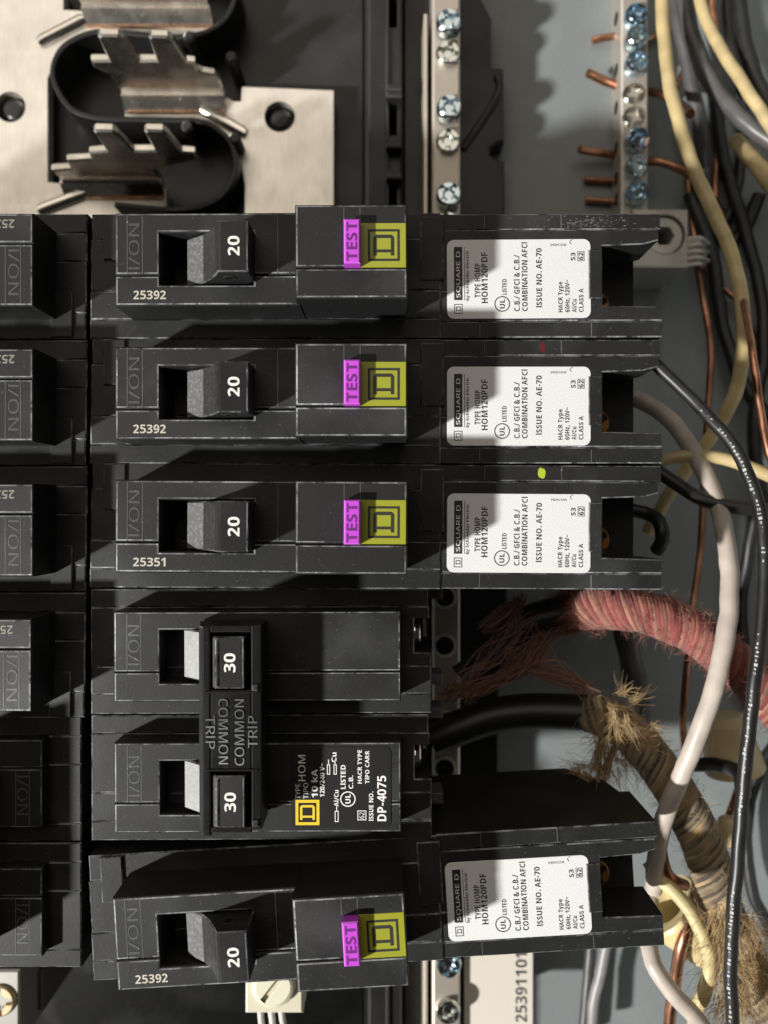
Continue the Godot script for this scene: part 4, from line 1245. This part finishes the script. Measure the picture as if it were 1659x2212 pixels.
	fibres(yn, 420, func():
		var a := rng.randf() * TAU
		var c0 := P(1256 + rng.randf_range(-4, 8), 1318, 184)
		return [c0 + Vector3(0, cos(a), sin(a)) * 4.35, Vector3(-1.0, -0.12 + cos(a) * 0.1, sin(a) * 0.1)], 7.5, 0.06, fcol, 0.13)
	var yo := obj("loose_yarn", yn, M.fibre, rc); yo.set_meta("kind", "stuff")
	var gry := [Color(0.20, 0.15, 0.095), Color(0.30, 0.235, 0.15), Color(0.11, 0.085, 0.06), Color(0.25, 0.19, 0.115), Color(0.07, 0.055, 0.042)]
	var gf := [Color(0.55, 0.38, 0.18), Color(0.48, 0.31, 0.14), Color(0.62, 0.47, 0.26), Color(0.36, 0.24, 0.13)]
	var gc := braided("tan_cable", "tan cloth braided cable with golden frayed tufts below the double breaker", [[1275, 1540, 186], [1310, 1552, 183], [1360, 1585, 180], [1410, 1640, 178], [1455, 1700, 176], [1495, 1775, 175], [1525, 1850, 174], [1552, 1940, 173], [1590, 2040, 172], [1640, 2140, 171], [1700, 2260, 170]], 4.1, 17, 12.5, gry, 2400, gf)
	var cg := Mb.new()
	tube(cg, smooth_path([P(930, 1595, 190), P(990, 1572, 190), P(1060, 1548, 190), P(1150, 1536, 189), P(1280, 1540, 186)], 0.8), 4.4, 16, g(0.014))
	obj("insulation", cg, M.wire, gc)
	var tf := Mb.new()
	var tufts := [[1318, 1545, 177, 60, 7.0, -35], [1335, 1560, 174, 70, 6.0, -75], [1350, 1525, 175, 30, 5.0, 45], [1310, 1610, 180, 90, 9.0, -105], [1345, 1620, 179, 60, 9.0, -60], [1290, 1650, 182, 60, 8.0, -125], [1395, 1600, 175, 40, 5.0, 20], [1560, 1960, 170, 90, 9.0, -70], [1590, 2000, 168, 120, 11.0, -110], [1560, 2060, 169, 110, 11.0, -80], [1620, 2090, 167, 120, 10.0, -60], [1600, 2150, 168, 110, 10.0, -110], [1640, 2030, 168, 80, 9.0, -40]]
	for t in tufts:
		var cen := P(t[0], t[1], t[2])
		for lock in int(t[3] / 8.0):
			var aa := deg_to_rad(t[5] + rng.randfn() * 28.0)
			var dirn := Vector3(cos(aa), sin(aa), rng.randf_range(-0.15, 0.3))
			var off := Vector3(rng.randfn(), rng.randfn(), rng.randfn() * 0.4) * 1.8
			fibres(tf, 16, func(): return [cen + off + Vector3(rng.randfn(), rng.randfn(), rng.randfn()) * 0.35, dirn + Vector3(rng.randfn(), rng.randfn(), rng.randfn()) * 0.16], t[4], 0.05, gf, 0.2)
	for st in [[[1330, 1610], [1310, 1660], [1290, 1690], [1250, 1720], [1225, 1738]], [[1240, 1665], [1280, 1690], [1310, 1720], [1330, 1785]], [[1300, 1600], [1290, 1640], [1300, 1680], [1290, 1720]], [[1270, 1700], [1285, 1740], [1270, 1780]]]:
		for k in 22:
			var pts := []
			for q in st: pts.append(P(q[0] + rng.randfn() * 6.0, q[1] + rng.randfn() * 6.0, 180 + rng.randfn() * 1.5))
			tube(tf, smooth_path(pts, 1.5), rng.randf_range(0.06, 0.16), 4, gf[k % 4] * rng.randf_range(0.5, 1.0), [], [], false)
	var to := obj("frayed_tuft", tf, M.fibre, gc); to.set_meta("kind", "stuff")
